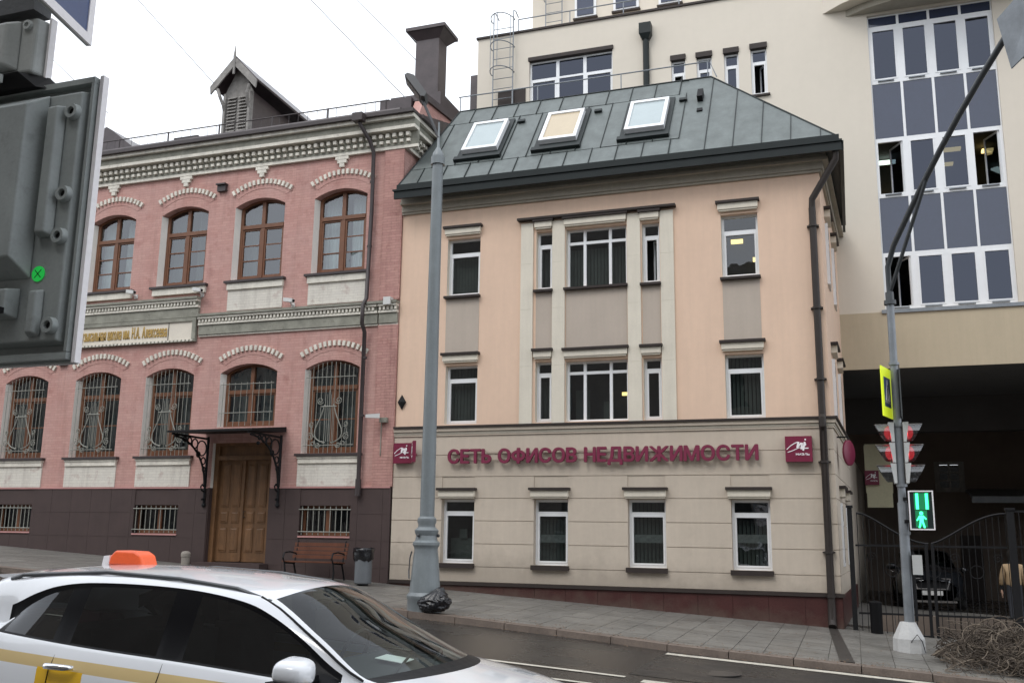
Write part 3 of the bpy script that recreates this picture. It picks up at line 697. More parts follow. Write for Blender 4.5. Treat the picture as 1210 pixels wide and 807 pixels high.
b = B(); b.box(dmid-.035, dmid+.035, .17, .22, -.78, 1.84); put_l(b, 'door_astragal', 'doorwood')
b = B(); b.tube([(dmid+.08,.2,.35), (dmid+.08,.14,.36), (dmid+.08,.14,.5), (dmid+.08,.2,.51)], .012, 6); put_l(b, 'door_handle', 'darkmetal')
b = B(); b.box(door[0]-.1, door[1]+.1, -.42, .3, -1.3, -.82); put_l(b, 'door_step', 'plinth')
b = B(); b.box(door[0]-.02, door[1]+.02, .345, .36, -1, 2.4); put_l(b, 'door_backing', 'room')
# canopy and cast iron brackets
b = B(); b.hexa([(-16.55,-1.58,2.45),(-14.0,-1.58,2.45),(-14.0,-.03,2.56),(-16.55,-.03,2.56),(-16.55,-1.58,2.50),(-14.0,-1.58,2.50),(-14.0,-.03,2.70),(-16.55,-.03,2.70)])
can = put_l(b, 'entrance_canopy', 'ironwork')
def bracket(x):
    b = B(); r = .028
    b.tube([(x,-.06,.68), (x,-.06,2.48)], .035, 6); b.tube([(x,-.06,2.42), (x,-1.55,2.42)], .03, 6)
    arcp = [(x, -.1-1.3*math.sin(t*PI/2)**1.0*0-1.35*(1-math.cos(t*PI/2)), 1.15+1.22*math.sin(t*PI/2)) for t in [i/12 for i in range(13)]]
    b.tube(arcp, r, 6)
    for (yy, zz, rr) in ((-.32,2.15,.2),(-.62,2.25,.12),(-.85,2.30,.09),(-.22,1.82,.09),(-.17,1.6,.06),(-.45,1.98,.07),(-1.05,2.33,.06)):
        b.tube([(x, yy+rr*math.cos(a*PI/6), zz+rr*math.sin(a*PI/6)) for a in range(13)], .02, 5)
    b.tube([(x,-.06,1.0), (x,-.2,1.05), (x,-.24,1.14), (x,-.18,1.2), (x,-.12,1.15)], .022, 5)
    b.sphere((x,-.06,.66), .06, 8, 6); b.sphere((x,-1.1,2.18), .05, 8, 6); b.tube([(x,-.16,.8), (x,-.06,.84)], .03, 6)
    put(b, 'canopy_bracket', 'ironwork', can)
bracket(-16.4); bracket(-14.12)
# downpipe
b = B(); b.tube([(-11.98,-.55,10.9), (-11.95,-.55,10.72), (-11.78,-.3,10.35), (-11.72,-.15,10.05), (-11.72,-.12,8.5), (-11.75,-.14,6.0), (-11.76,-.3,5.8), (-11.76,-.3,5.3), (-11.76,-.14,5.1), (-11.76,-.12,1.3)], .055, 10)
b.box(-12.12, -11.82, -.72, -.5, 10.78, 11.0); b.tube([(-11.76,-.12,1.32), (-11.76,-.12,.9)], .075, 10)
for z in (9.2, 7.4, 4.4, 2.9): b.tube([(-11.74,-.12,z), (-11.74,-.12,z+.05)], .068, 10)
put_l(b, 'downpipe', 'darkmetal', smooth=True)
# neighbouring roof on the far left
nb = thing('neighbour_house', (-38, 6, 0), 'dark gabled roof end of the house beyond the pink building, behind the near traffic signal', 'house')
b = B(); b.box(-50, -31, 2, 12, -1, 12.2); put(b, 'wall', 'across', nb)
b = B(); b.prism([(-27.9, 11.1), (-24.1, 13.85), (-23.85, 13.7), (-22.4, 12.6), (-22.4, 11.4)], 3.2, 5.5); put(b, 'roof_gable', 'roofmetal', nb)
# ------------------------------------------------------------------ FONT HELPER
def own_glyph(ch):
    """capital glyphs drawn here: half thickness .05 along z, cap height .72"""
    b = B(); z0, z1 = -.05, .05
    K = .74 if ch in 'ьы' else 1
    def bar(x0, x1, y0, y1, e=0): b.box(x0, x1, y0, y1, z0-e, z1+e)
    def ring(cx, cy, rx, ry, t, a0, a1, n=28):
        for i in range(n):
            u, v = a0+(a1-a0)*i/n, a0+(a1-a0)*(i+1)/n
            p = [(cx+rx*math.cos(u), cy+ry*math.sin(u)), (cx+rx*math.cos(v), cy+ry*math.sin(v)), (cx+(rx-t)*math.cos(v), cy+(ry-t)*math.sin(v)), (cx+(rx-t)*math.cos(u), cy+(ry-t)*math.sin(u))]
            b.add([(q[0], q[1], z0) for q in p]+[(q[0], q[1], z1) for q in p], [(0,3,2,1), (4,5,6,7), (0,1,5,4), (2,3,7,6)])
    if ch in 'Ььы':
        bar(0, .10, 0, .72); bar(.10, .26, 0, .10); bar(.10, .26, .32, .42); ring(.26, .21, .22, .21, .10, -PI/2, PI/2)
        if ch == 'ы': bar(.58, .68, 0, .72)
    if ch == 'Ф':
        bar(.31, .41, -.03, .75, .006); ring(.36, .36, .36, .27, .10, 0, 2*PI, 40)
    if ch == 'Ж':
        bar(.40, .50, 0, .72, .006)
        for s_ in (-1, 1):
            for v_, e in ((0, .002), (.72, .004)):
                P = [(.45+s_*.02, .36-.05*(1 if v_ else -1)), (.45+s_*.02, .36+.07*(1 if v_ else -1)), (.45+s_*.36, v_), (.45+s_*.47, v_)]
                P = [P[1], P[0], P[3], P[2]]
                b.add([(x, y, z0-e) for x, y in P]+[(x, y, z1+e) for x, y in P], [(0,3,2,1), (4,5,6,7), (0,1,5,4), (1,2,6,5), (2,3,7,6), (3,0,4,7)])
    b.v = [(x*K, y*K, z) for x, y, z in b.v]
    me = bpy.data.meshes.new('g'); me.from_pydata(b.v, [], b.f); return me
def text_letters(body, width_fit, height, depth, name, mats, parent, x0, y, z0, bold=.0, lower=False, font=None, gap=.0):
    """each character a mesh; text runs along +x, faces -y"""
    out = []; pen = 0
    for ch in body:
        if ch == ' ': pen += .34; continue
        if ch in 'ЬФЖьы':
            me = own_glyph(ch); vs = [v.co.copy() for v in me.vertices]; mnx, mxx = min(v.x for v in vs), max(v.x for v in vs)
            out.append((me, pen-mnx)); pen += mxx-mnx+.12+gap; continue
        cu = bpy.data.curves.new('t', 'FONT'); cu.body = ch; cu.extrude = 0; cu.resolution_u = 4; cu.extrude = .05
        ob = bpy.data.objects.new('t', cu); me = bpy.data.meshes.new_from_object(ob)
        bpy.data.objects.remove(ob); bpy.data.curves.remove(cu)
        vs = [v.co.copy() for v in me.vertices]
        mnx, mxx = min(v.x for v in vs), max(v.x for v in vs)
        out.append((me, pen-mnx)); pen += mxx-mnx+.12+gap
    capme = [v.co.y for v in out[0][0].vertices]; H = .72
    sx = width_fit/(pen-.12); sz = (height-2*bold*.8)/H; res = []
    for me, px in out:
        for v in me.vertices:
            c = v.co.copy(); v.co = ((c.x+px)*sx+x0, y+(-.5+(-c.z/.1))*depth, c.y*sz+z0)
        off = wl(parent)
        for v in me.vertices: v.co = v.co-off
        if bold:
            bmx = bmesh.new()
            for q, (dx, dz) in enumerate(((0,0), (1,0), (-1,0), (0,1), (0,-1), (.7,.7), (-.7,.7), (.7,-.7), (-.7,-.7))):
                mc = me.copy()
                for v in mc.vertices: v.co = v.co+Vector((dx*bold, .0006*q, dz*bold*.8+bold*.8))
                bmx.from_mesh(mc); bpy.data.meshes.remove(mc)
            bmx.to_mesh(me); bmx.free()
        me.materials.clear(); me.materials.append(M[mats]); me.name = name
        me.update()
        o = bpy.data.objects.new(name, me); COL.objects.link(o); o.parent = parent; o['wl'] = list(off); res.append(o)
    return res
def join_meshes(objs, name):
    bm = bmesh.new()
    for o in objs: bm.from_mesh(o.data)
    me = bpy.data.meshes.new(name); bm.to_mesh(me); bm.free(); me.materials.append(objs[0].data.materials[0])
    k = objs[0]; k.data = me; k.name = name
    for o in objs[1:]: bpy.data.objects.remove(o)
    return k
ls = text_letters('музыкальная школа им. Н.А. Алексеева', 3.14, .33, .012, 'plaque_lettering', 'gold', pk, -21.2, -.078, 5.34, .005)
for o in ls: o.parent = plq
join_meshes(ls, 'plaque_lettering')
del lm

# ------------------------------------------------------------------ PEACH OFFICE BUILDING
yb = thing('office_building', (-5.6, 0, -1.6), 'three storey peach and beige office building with white framed windows and green grey metal roof', 'building')
def put_y(b, n, m_, **k): return put(b, n, m_, yb, **k)
X0, X1 = -10.84, -.35
CX = [(-9.5, -8.64), (-7.13, -6.29), (-4.87, -4.0), (-2.55, -1.71)]
G = [(a, c, -.69, .82) for a, c in CX]
F2 = [(CX[0][0], CX[0][1], 2.66, 4.13), (CX[3][0]-.04, CX[3][1]-.02, 2.62, 4.09)]
F3 = [(CX[0][0]-.03, CX[0][1]+.01, 5.92, 7.45), (CX[3][0]-.04, CX[3][1]-.04, 5.89, 7.42)]
BAY2 = [(-7.13, -6.71, 2.65, 4.13), (-6.36, -4.84, 2.65, 4.11), (-4.47, -4.04, 2.64, 4.10)]
BAY3 = [(-7.13, -6.71, 5.92, 7.43), (-6.36, -4.84, 5.92, 7.43), (-4.47, -4.04, 5.90, 7.41)]
b = B(); wall_holes(b, X0, X1, 2.4, 8.75, F2+F3+BAY2+BAY3, 0, .28, 1); put_y(b, 'upper_wall', ['peach', 'cream'])
b = B(); wall_holes(b, X0, X1, -1.9, 2.4, G, 0, .28)
b.quad((X0,0,-2.4), (X0,0,8.75), (X0,10,8.75), (X0,10,-2.4)); b.quad((X0,10,-2.4), (X1,10,-2.4), (X1,10,8.75), (X0,10,8.75))
put_y(b, 'ground_floor_wall', 'beige')
XS = -.08  # side wall leans out a little towards the back
def sx(y): return X1+(XS-X1)*y/6
b = B(); b.quad((X1,0,2.4), (sx(6),6,2.4), (sx(6),6,8.75), (X1,0,8.75)); put_y(b, 'side_wall', 'peach')
b = B(); b.quad((X1,0,-2.2), (sx(17),17,-2.2), (sx(17),17,2.4), (X1,0,2.4)); put_y(b, 'side_wall', 'beige')
# courses of the ground floor
zc = [-1.12, -.76, -.225, .315, .85, 1.37, 1.9, 2.37]
for z0, z1 in zip(zc, zc[1:]):
    segs = [(X0, X1)]
    if z0 < .9 and z1 > -.7:
        e = [X0]
        for a, c in CX: e += [a, c]
        e.append(X1); segs = [(e[i], e[i+1]) for i in range(0, len(e), 2)]
        if z1 > .84 and z0 < .84: pass
    for a, c in segs:
        q = B()
        hz = (z0 < -.69 < z1)
        if hz and len(segs) > 1: pass
        q.box(a+(.0 if a in (X0,) else .001), c-.001, -.022, -.0005, z0+.007, z1-.007)
        put_y(q, 'stone_course', 'beige')
    if len(segs) > 1 and z0 < -.69 < z1:   # under the sills
        for a, c in CX: q = B(); q.box(a+.001, c-.001, -.022, -.0005, z0+.007, -.72); put_y(q, 'stone_course', 'beige')
# side courses
for z0, z1 in zip(zc, zc[1:]):
    q = B(); q.hexa([(X1+.0005,-.022,z0+.007),(X1+.022,-.022,z0+.007),(sx(7)+.022,7,z0+.007),(sx(7),7,z0+.007),(X1+.0005,-.022,z1-.007),(X1+.022,-.022,z1-.007),(sx(7)+.022,7,z1-.007),(sx(7),7,z1-.007)])
    put_y(q, 'stone_course', 'beige')
# belt
def ring(b, out, z0, z1, out0=0):
    b.box(X0, X1+out, -out, -.0015 if out0 == 0 else -out0, z0, z1)
    b.hexa([(X1+.001,-.001,z0),(X1+out,-.001,z0),(sx(6)+out,6,z0),(sx(6),6,z0),(X1+.001,-.001,z1),(X1+out,-.001,z1),(sx(6)+out,6,z1),(sx(6),6,z1)])
b = B(); ring(b, .09, 2.48, 2.56); ring(b, .05, 2.37, 2.41); put_y(b, 'belt_moulding', 'beige')
b = B(); ring(b, .06, 2.41, 2.48); put_y(b, 'belt_recess', 'corngrey')
b = B(); ring(b, .13, 2.565, 2.615); put_y(b, 'belt_cap', 'cap')
# plinth
b = B()
b.hexa([(X0,-.05,-2.3),(X1+.05,-.05,-2.3),(X1+.05,-.001,-2.3),(X0,-.001,-2.3),(X0,-.05,-1.2),(X1+.05,-.05,-1.2),(X1+.05,-.001,-1.2),(X0,-.001,-1.2)])
b.hexa([(X1+.001,0,-2.3),(X1+.05,0,-2.3),(sx(7)+.05,7,-2.3),(sx(7),7,-2.3),(X1+.001,0,-1.2),(X1+.05,0,-1.2),(sx(7)+.05,7,-1.2),(sx(7),7,-1.2)])
put_y(b, 'plinth', 'redplinth')
n = 14
for i in range(n):
    a = X0+(X1+.04-X0)*i/n; c = X0+(X1+.04-X0)*(i+1)/n; q = B(); q.box(a+.003, c-.003, -.07, -.051, -2.25, -1.205); put_y(q, 'plinth_slab', 'redplinth')
b = B(); b.box(X0, X1+.09, -.11, -.001, -1.195, -1.125); put_y(b, 'plinth_cap', 'cap')
# flat windows
def flat_win(root, h, y=.15, vs=(), tz=None, fr=.055, sash=True, frame='whitepvc', glass='glass', blind=None, back=.9, opened=None, bd=.06):
    a, c, z0, z1 = h; f = B(); ys = y
    f.box(a, a+fr, ys, ys+.07, z0, z1); f.box(c-fr, c, ys, ys+.07, z0, z1); f.box(a+fr, c-fr, ys, ys+.07, z0, z0+fr); f.box(a+fr, c-fr, ys, ys+.07, z1-fr, z1)
    xs = [a+fr]; 
    for v in vs: f.box(v-.035, v+.035, ys+.001, ys+.069, z0+fr, z1-fr); xs += [v-.035, v+.035]
    xs.append(c-fr); cells = []
    for i in range(0, len(xs), 2):
        u, v = xs[i], xs[i+1]
        if tz: f.box(u, v, ys+.002, ys+.068, tz-.035, tz+.035); cells += [(u, v, z0+fr, tz-.035, True), (u, v, tz+.035, z1-fr, False)]
        else: cells.append((u, v, z0+fr, z1-fr, True))
    if sash:
        for (u, v, p, q, big) in cells:
            if big and not (opened == 'x'):
                s = .04; f.box(u, u+s, ys-.012, ys+.04, p, q); f.box(v-s, v, ys-.012, ys+.04, p, q); f.box(u+s, v-s, ys-.012, ys+.04, p, p+s); f.box(u+s, v-s, ys-.012, ys+.04, q-s, q)
    wn = put(f, 'window', frame, root)
    for (u, v, p, q, big) in cells:
        if big and opened: 
            # sash swung inwards
            g = B(); w_ = v-u; ca, sa = math.cos(1.1), math.sin(1.1)
            def P(s, t, z): return (v-s*ca-t*sa, ys+.05+s*sa-t*ca, z)
            for (s0, s1, a0, a1) in ((0, .05, p, q), (w_-.05, w_, p, q), (.05, w_-.05, p, p+.05), (.05, w_-.05, q-.05, q)):
                g.hexa([P(s0,0,a0), P(s1,0,a0), P(s1,.04,a0), P(s0,.04,a0), P(s0,0,a1), P(s1,0,a1), P(s1,.04,a1), P(s0,.04,a1)])
            put(g, 'open_sash', frame, wn)
            g = B(); g.quad(P(.05,.02,p+.05), P(w_-.05,.02,p+.05), P(w_-.05,.02,q-.05), P(.05,.02,q-.05)); put(g, 'pane', glass, wn)
            continue
        g = B(); g.quad((u,ys+.03,p), (v,ys+.03,p), (v,ys+.03,q), (u,ys+.03,q)); put(g, 'pane', glass, wn)
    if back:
        g = B(); g.box(a-.3, c+.3, y+back, y+back+.03, z0-.3, z1+.3); put(g, 'dark_backing', 'room', wn)  # dark sheet imitates the unlit depth behind the window
    if blind:
        g = B(); n = int((c-a)/.089); top = z1 if blind != 'half' else z0+(z1-z0)*.7
        for i in range(n):
            x = a+.03+i*(c-a-.06)/n; an = .5; g.hexa([(x,y+.2,z0),(x+.062,y+.235,z0),(x+.062,y+.237,z0),(x,y+.202,z0),(x,y+.2,top),(x+.062,y+.235,top),(x+.062,y+.237,top),(x,y+.202,top)])
        put(g, 'vertical_blind', 'blind', wn)
    return wn
for i, h in enumerate(G):
    wn = flat_win(yb, h, .15, tz=.51, blind=(None, 'half', 'full', 'half')[i])
    if i:
        q = B(); q.box(h[0]+.10, h[1]-.10, .192, .196, -.20+.03*i, -.02+.03*i); put(q, 'window_film', 'film', wn)
    else:
        q = B(); q.box(h[0]+.05, h[1]-.05, .5, .53, -.6, -.1); q.box(h[0]+.3, h[0]+.5, .45, .5, -.1, .12); put(q, 'cabinet', 'blind', wn)
flat_win(yb, F2[0], .15, tz=3.78, blind='full'); flat_win(yb, F2[1], .15, tz=3.74, blind='full')
flat_win(yb, F3[0], .15, tz=7.05, blind='half'); wlit = flat_win(yb, F3[1], .15, tz=7.02)
for (x, z, s) in ((-2.45, 6.93, .28), (-1.95, 6.45, .15)):
    b = B(); b.box(x, x+s, .75, .8, z, z+.10); put(b, 'ceiling_lamp', 'lampstrip', wlit)
for hs, tz in ((BAY2, 3.83), (BAY3, 7.08)):
    flat_win(yb, hs[0], .15, tz=tz, blind='half'); wc = flat_win(yb, hs[1], .15, vs=(-5.92, -5.28), tz=tz, sash=False, blind=(None if tz < 5 else 'half'))
    if tz < 5:
        q = B(); q.box(-5.12, -4.86, .6, .64, 3.32, 3.40); put(q, 'ceiling_lamp', 'lampstrip', wc); q = B(); q.box(-6.3, -5.95, .7, .74, 2.65, 3.5); q.box(-5.6, -5.35, .7, .74, 2.65, 3.2); put(q, 'cabinet', 'blind', wc)
    flat_win(yb, hs[2], .15, tz=tz, opened=('y' if tz > 5 else None))
# headers, lintels, sills, spandrels
def header(x0, x1, zl, dy=0):
    b = B(); b.box(x0-.06, x1+.02, -.10+dy, -.001+dy, zl+.06, zl+.20); b.box(x0-.04, x1, -.075+dy, -.001+dy, zl+.02, zl+.058); put_y(b, 'lintel_box', 'cream')
    b = B(); b.box(x0-.10, x1+.06, -.15+dy, -.001+dy, zl+.205, zl+.265); put_y(b, 'lintel_cap', 'cap')
def sill(x0, x1, z, t=.06):
    b = B(); b.box(x0-.04, x1+.03, -.12, .15, z-t, z-.002); put_y(b, 'window_sill', 'cap')
for a, c, z0, z1 in G: header(a, c, z1+.01, -.0225); sill(a, c, z0, .11)
for a, c, z0, z1 in F2+F3: header(a, c, z1+.05)
for a, c, z0, z1 in F3+BAY3: sill(a, c, z0, .06)
for (a, c, z0, z1), h in zip(F3, F2): b = B(); b.box(a, c, -.008, -.0005, h[3]+.33, z0-.063); put_y(b, 'spandrel_panel', 'taupe')
for (a, c, z0, z1), h in zip(BAY3, BAY2): b = B(); b.box(a, c, -.008, -.0005, h[3]+.33, z0-.063); put_y(b, 'spandrel_panel', 'taupe')
for a, c in ((-7.52, -7.20), (-6.70, -6.38), (-4.82, -4.50), (-4.02, -3.70)):
    b = B(); z = 2.617
    for zt in (4.02, 5.44, 6.6, 7.66):
        b.box(a, c, -.055, -.0005, z+.003, zt); b.box(a+.05, a+.065, -.0555, -.055, z+.01, zt-.01) if False else None; z = zt
    put_y(b, 'bay_pilaster', 'cream')
for (a, c, z0, z1) in BAY3: header(a+.03, c-.02, z1+.03, -.001)
for (a, c, z0, z1) in BAY2: header(a+.03, c-.02, z1+.04, -.001)
b = B(); b.box(-7.6, -3.63, -.17, -.001, 7.72, 7.775); put_y(b, 'bay_cap', 'cap')
# cornice and gutter
b = B(); ring(b, .06, 8.22, 8.28); ring(b, .10, 8.28, 8.45); put_y(b, 'cornice_moulding', 'corngrey')
b = B(); ring(b, .22, 8.45, 8.52); ring(b, .17, 8.52, 8.70); put_y(b, 'cornice_moulding', 'corngrey')
EX0, EX1 = -10.86, .13
b = B(); b.box(EX0, EX1, -.48, -.01, 8.705, 8.74); b.hexa([(-.3,0,8.705),(EX1,0,8.705),(EX1+.04,5.7,8.705),(-.1,5.7,8.705),(-.3,0,8.74),(EX1,0,8.74),(EX1+.04,5.7,8.74),(-.1,5.7,8.74)]); put_y(b, 'soffit', 'gutter')
b = B(); b.box(EX0, EX1+.04, -.56, -.49, 8.50, 8.70); b.box(EX0-.03, EX1+.06, -.60, -.49, 8.70, 8.745); b.box(EX0+.04, EX1+.0, -.50, -.40, 8.745, 8.90); 
b.box(EX1+.0, EX1+.07, -.49, 5.7, 8.50, 8.70); b.box(EX1-.02, EX1+.09, -.49, 5.7, 8.70, 8.745); b.box(EX1-.08, EX1, -.40, 5.7, 8.745, 8.90)
put_y(b, 'gutter', 'gutter')
# roof: mansard slopes, sheet by sheet
YE, ZE, YR, ZR = -.40, 8.88, 2.0, 11.92
SLn = (ZR-ZE)/(YR-YE)
XL0, XR0, XL1, XR1 = -10.84, .09, -10.12, -2.96
b = B()
b.quad((XL0,YE,ZE), (XR0,YE,ZE), (XR1,YR,ZR), (XL1,YR,ZR)); b.quad((XR0,YE,ZE), (XR0,6,ZE), (XR1,6,ZR), (XR1,YR,ZR)); b.quad((XL0,YE,ZE), (XL1,YR,ZR), (XL1,6,ZR), (XL0,6,ZE)); b.quad((XL1,YR,ZR), (XR1,YR,ZR), (XR1,6,ZR), (XL1,6,ZR))
rf = put_y(b, 'roof', 'greenroof')
nrm = Vector((0, -SLn, 1)).normalized()
def clip(poly, f):
    out = []
    for i in range(len(poly)):
        p, q = poly[i-1], poly[i]; fp, fq = f(p), f(q)
        if fq >= 0:
            if fp < 0: t = fp/(fp-fq); out.append((p[0]+(q[0]-p[0])*t, p[1]+(q[1]-p[1])*t))
            out.append(q)
        elif fp >= 0: t = fp/(fp-fq); out.append((p[0]+(q[0]-p[0])*t, p[1]+(q[1]-p[1])*t))
    return out
def slope_pt(x, t, lift): p = Vector((x, YE+(YR-YE)*t, ZE+(ZR-ZE)*t))+nrm*lift; return tuple(p)
rows = [(0, .2), (.2, .80), (.80, 1)]
for ri, (t0, t1) in enumerate(rows):
    x = XL0-.1+(.2 if ri == 1 else 0)
    while x < XR0:
        w_ = .655
        if x > -3.9 and ri != 1: x += w_; continue
        tt0, tt1 = (0, 1) if x > -3.9 else (t0, t1)
        poly = [(x+.008, t0+.004), (x+w_-.008, t0+.004), (x+w_-.008, t1-.004), (x+.008, t1-.004)]
        poly = [(p[0], tt0+.004 if p[1] < (t0+t1)/2 else tt1-.004) for p in poly]
        poly = clip(poly, lambda p: p[0]-(XL0+(XL1-XL0)*p[1])); poly = clip(poly, lambda p: (XR0+(XR1-XR0)*p[1])-p[0]) if poly else poly
        if len(poly) >= 3:
            q = B(); n = len(poly); l1 = .014+rnd.uniform(-.002, .004)
            q.add([slope_pt(p[0], p[1], .002) for p in poly]+[slope_pt(p[0], p[1], l1+(.006 if rnd.random() < .3 and k_ == 0 else 0)) for k_, p in enumerate(poly)], [tuple(range(n)), tuple(range(2*n-1, n-1, -1))]+[(i, n+i, n+(i+1)%n, (i+1)%n) for i in range(n)])
            put(q, 'roof_sheet', 'greenroof', rf)
            # standing seam along the right edge
            xr = x+w_; ta, tb = tt0, tt1
            tl = (XR0-xr)/(XR0-XR1) if xr > XR1 else 9
            if xr < XL1: ta = max(ta, 0); tb = min(tb, (xr-XL0)/(XL1-XL0)) if xr > XL0 else 0
            tb = min(tb, tl)
            if tb > ta+.02:
                s = B(); s.add([slope_pt(xr+d, t, l) for t in (ta, tb) for d, l in ((-.008, 0), (.008, 0), (.008, .045), (-.008, .045))], [(0,1,2,3),(7,6,5,4),(0,4,5,1),(1,5,6,2),(2,6,7,3),(3,7,4,0)])
                put(s, 'standing_seam', 'gutter', rf)
        x += w_
# side slope seams
b = B()
for i in range(9):
    y = .2+i*.65; t = min(1, max(0, (y-YE)/(YR-YE))); b.tube([(XR0,y,ZE+.01), (XR0+(XR1-XR0)*t,y,ZE+(ZR-ZE)*t+.01)], .015, 4)
put(b, 'side_seams', 'greenroof', rf)
b = B(); b.tube([(XR0,YE,ZE+.01), (XR1,YR,ZR+.02), (XL1,YR,ZR+.02)], .03, 6); b.tube([(XL0,YE,ZE+.01), (XL1,YR,ZR+.02)], .03, 6); put(b, 'ridge_capping', 'gutter', rf)
# skylights
SKM = ['milk', 'milkc', 'milk']
for (xa, xb), mt in zip(((-9.33, -8.33), (-7.18, -6.18), (-4.93, -3.93)), SKM):
    t0, t1 = .315, .70
    def bxs(a, c, ta, tb, l0, l1):
        q = B(); q.add([slope_pt(*p) for p in ((a,ta,l0),(c,ta,l0),(c,tb,l0),(a,tb,l0),(a,ta,l1),(c,ta,l1),(c,tb,l1),(a,tb,l1))], [(0,3,2,1),(4,5,6,7),(0,1,5,4),(1,2,6,5),(2,3,7,6),(3,0,4,7)]); return q
    sk = put(bxs(xa-.12, xb+.12, t0-.05, t1+.05, .0, .07), 'skylight', 'gutter', rf) ; sk.parent = yb
    put(bxs(xa-.16, xb+.14, t0-.085, t0-.045, 0, .12), 'skylight_flashing', 'gutter', sk)
    q = B()
    for a, c, ta, tb in ((xa, xa+.09, t0, t1), (xb-.09, xb, t0, t1), (xa+.09, xb-.09, t0, t0+.03), (xa+.09, xb-.09, t1-.03, t1)):
        z = bxs(a, c, ta, tb, .07, .2); q.add(z.v, z.f)
    put(q, 'skylight_frame', 'whitepvc', sk)
    put(bxs(xa+.09, xb-.09, t0+.03, t1-.03, .08, .165), 'skylight_pane', mt, sk)
    put(bxs(xb+.24, xb+.44, t1-.015, t1+.015, .03, .09), 'roof_hook', 'gutter', sk)
q = B(); q.add([slope_pt(*p) for p in ((-3.22,.66,.0),(-3.08,.66,.0),(-3.08,.76,.0),(-3.22,.76,.0),(-3.22,.66,.18),(-3.08,.66,.18),(-3.08,.76,.18),(-3.22,.76,.18))], [(0,3,2,1),(4,5,6,7),(0,1,5,4),(1,2,6,5),(2,3,7,6),(3,0,4,7)]); put(q, 'roof_vent', 'black', yb)
q = B(); q.add([slope_pt(*p) for p in ((-3.2,.52,.0),(-3.06,.52,.0),(-3.06,.555,.0),(-3.2,.555,.0),(-3.2,.52,.05),(-3.06,.52,.05),(-3.06,.555,.05),(-3.2,.555,.05))], [(0,3,2,1),(4,5,6,7),(0,1,5,4),(1,2,6,5),(2,3,7,6),(3,0,4,7)]); put(q, 'roof_vent', 'black', yb)
# roof railing
b = B(); b.tube([(-10.2,2.05,12.42), (-3.0,2.05,12.42), (-2.82,2.05,11.95)], .018, 6)
for x in (-10.15, -7.8, -5.4, -3.05): b.tube([(x,2.05,11.9), (x,2.05,12.42)], .016, 6)
put_y(b, 'roof_railing', 'galv')
# corner downpipe
b = B(); b.tube([(.05,-.45,8.62), (.03,-.42,8.35), (-.52,-.14,7.55), (-.53,-.12,7.3)], .075, 12); b.tube([(-.53,-.12,7.35), (-.53,-.12,2.65), (-.53,-.24,2.55), (-.53,-.24,2.4), (-.53,-.13,2.3), (-.53,-.13,-1.4)], .078, 12)
b.tube([(-.53,-.13,-1.35), (-.53,-.14,-1.66), (-.53,-.24,-1.78)], [.085, .085, .085], 12)
for z in (6.9, 5.0, 3.4, 1.6, -.3, -1.2): b.tube([(-.53,-.13,z), (-.53,-.13,z+.05)], .096, 12); b.box(-.66, -.40, -.13, -.001, z+.01, z+.04)
put_y(b, 'downpipe', 'pipe', smooth=True)
# side wall window hoods and windows
for k, (y, z0, z1) in enumerate(((1.2, 5.9, 7.4), (3.4, 5.9, 7.4), (1.2, 2.65, 4.1), (3.4, 2.65, 4.1), (1.2, -.6, .8), (3.4, -.6, .8))):
    xw = sx(y)
    b = B(); b.hexa([(xw-.02,y-.1,z1+.32),(xw+.16,y-.1,z1+.32),(sx(y+1)+.16,y+1,z1+.32),(sx(y+1)-.02,y+1,z1+.32),(xw-.02,y-.1,z1+.38),(xw+.16,y-.1,z1+.38),(sx(y+1)+.16,y+1,z1+.38),(sx(y+1)-.02,y+1,z1+.38)]); put_y(b, 'lintel_cap', 'cap')
    b = B(); b.box(xw-.01, xw+.14, y, y+.9, z1+.14, z1+.315); put_y(b, 'lintel_box', 'cream')
    b = B(); b.box(xw-.02, xw+.07, y+.05, y+.85, z0, z1); wn = put_y(b, 'window', 'whitepvc')
    b = B(); b.box(xw+.05, xw+.075, y+.12, y+.78, z0+.08, z1-.5); b.box(xw+.05, xw+.075, y+.12, y+.78, z1-.4, z1-.06); put(b, 'pane', 'acrosswin', wn)
# small star plate and stains
st = thing('tie_plate', (-10.67, -.02, 3.25), 'small dark diamond shaped iron plate on the peach wall above the left maroon sign', 'wall plate')
b = B(); b.prism([(-10.67,3.07),(-10.56,3.25),(-10.67,3.43),(-10.78,3.25)], -.05, -.002); b.add([(-10.67,-.1,3.25),(-10.67,-.0502,3.07),(-10.56,-.0502,3.25),(-10.67,-.0502,3.43),(-10.78,-.0502,3.25)], [(0,1,2),(0,2,3),(0,3,4),(0,4,1)]); put(b, 'iron_plate', 'ironwork', st)

# letters on the facade
lt = thing('facade_lettering', (-5.6, -.1, 1.85), 'large maroon raised letters across the beige ground floor of the office building', 'sign')
text_letters('СЕТЬ ОФИСОВ НЕДВИЖИМОСТИ', 7.38, .35, .06, 'letter', 'maroonside', lt, -9.30, -.11, 1.675, .016)
for z in (1.78, 1.96):
    b = B(); b.box(-9.3, -1.95, -.075, -.06, z, z+.02); put(b, 'mounting_rail', 'beige', lt)
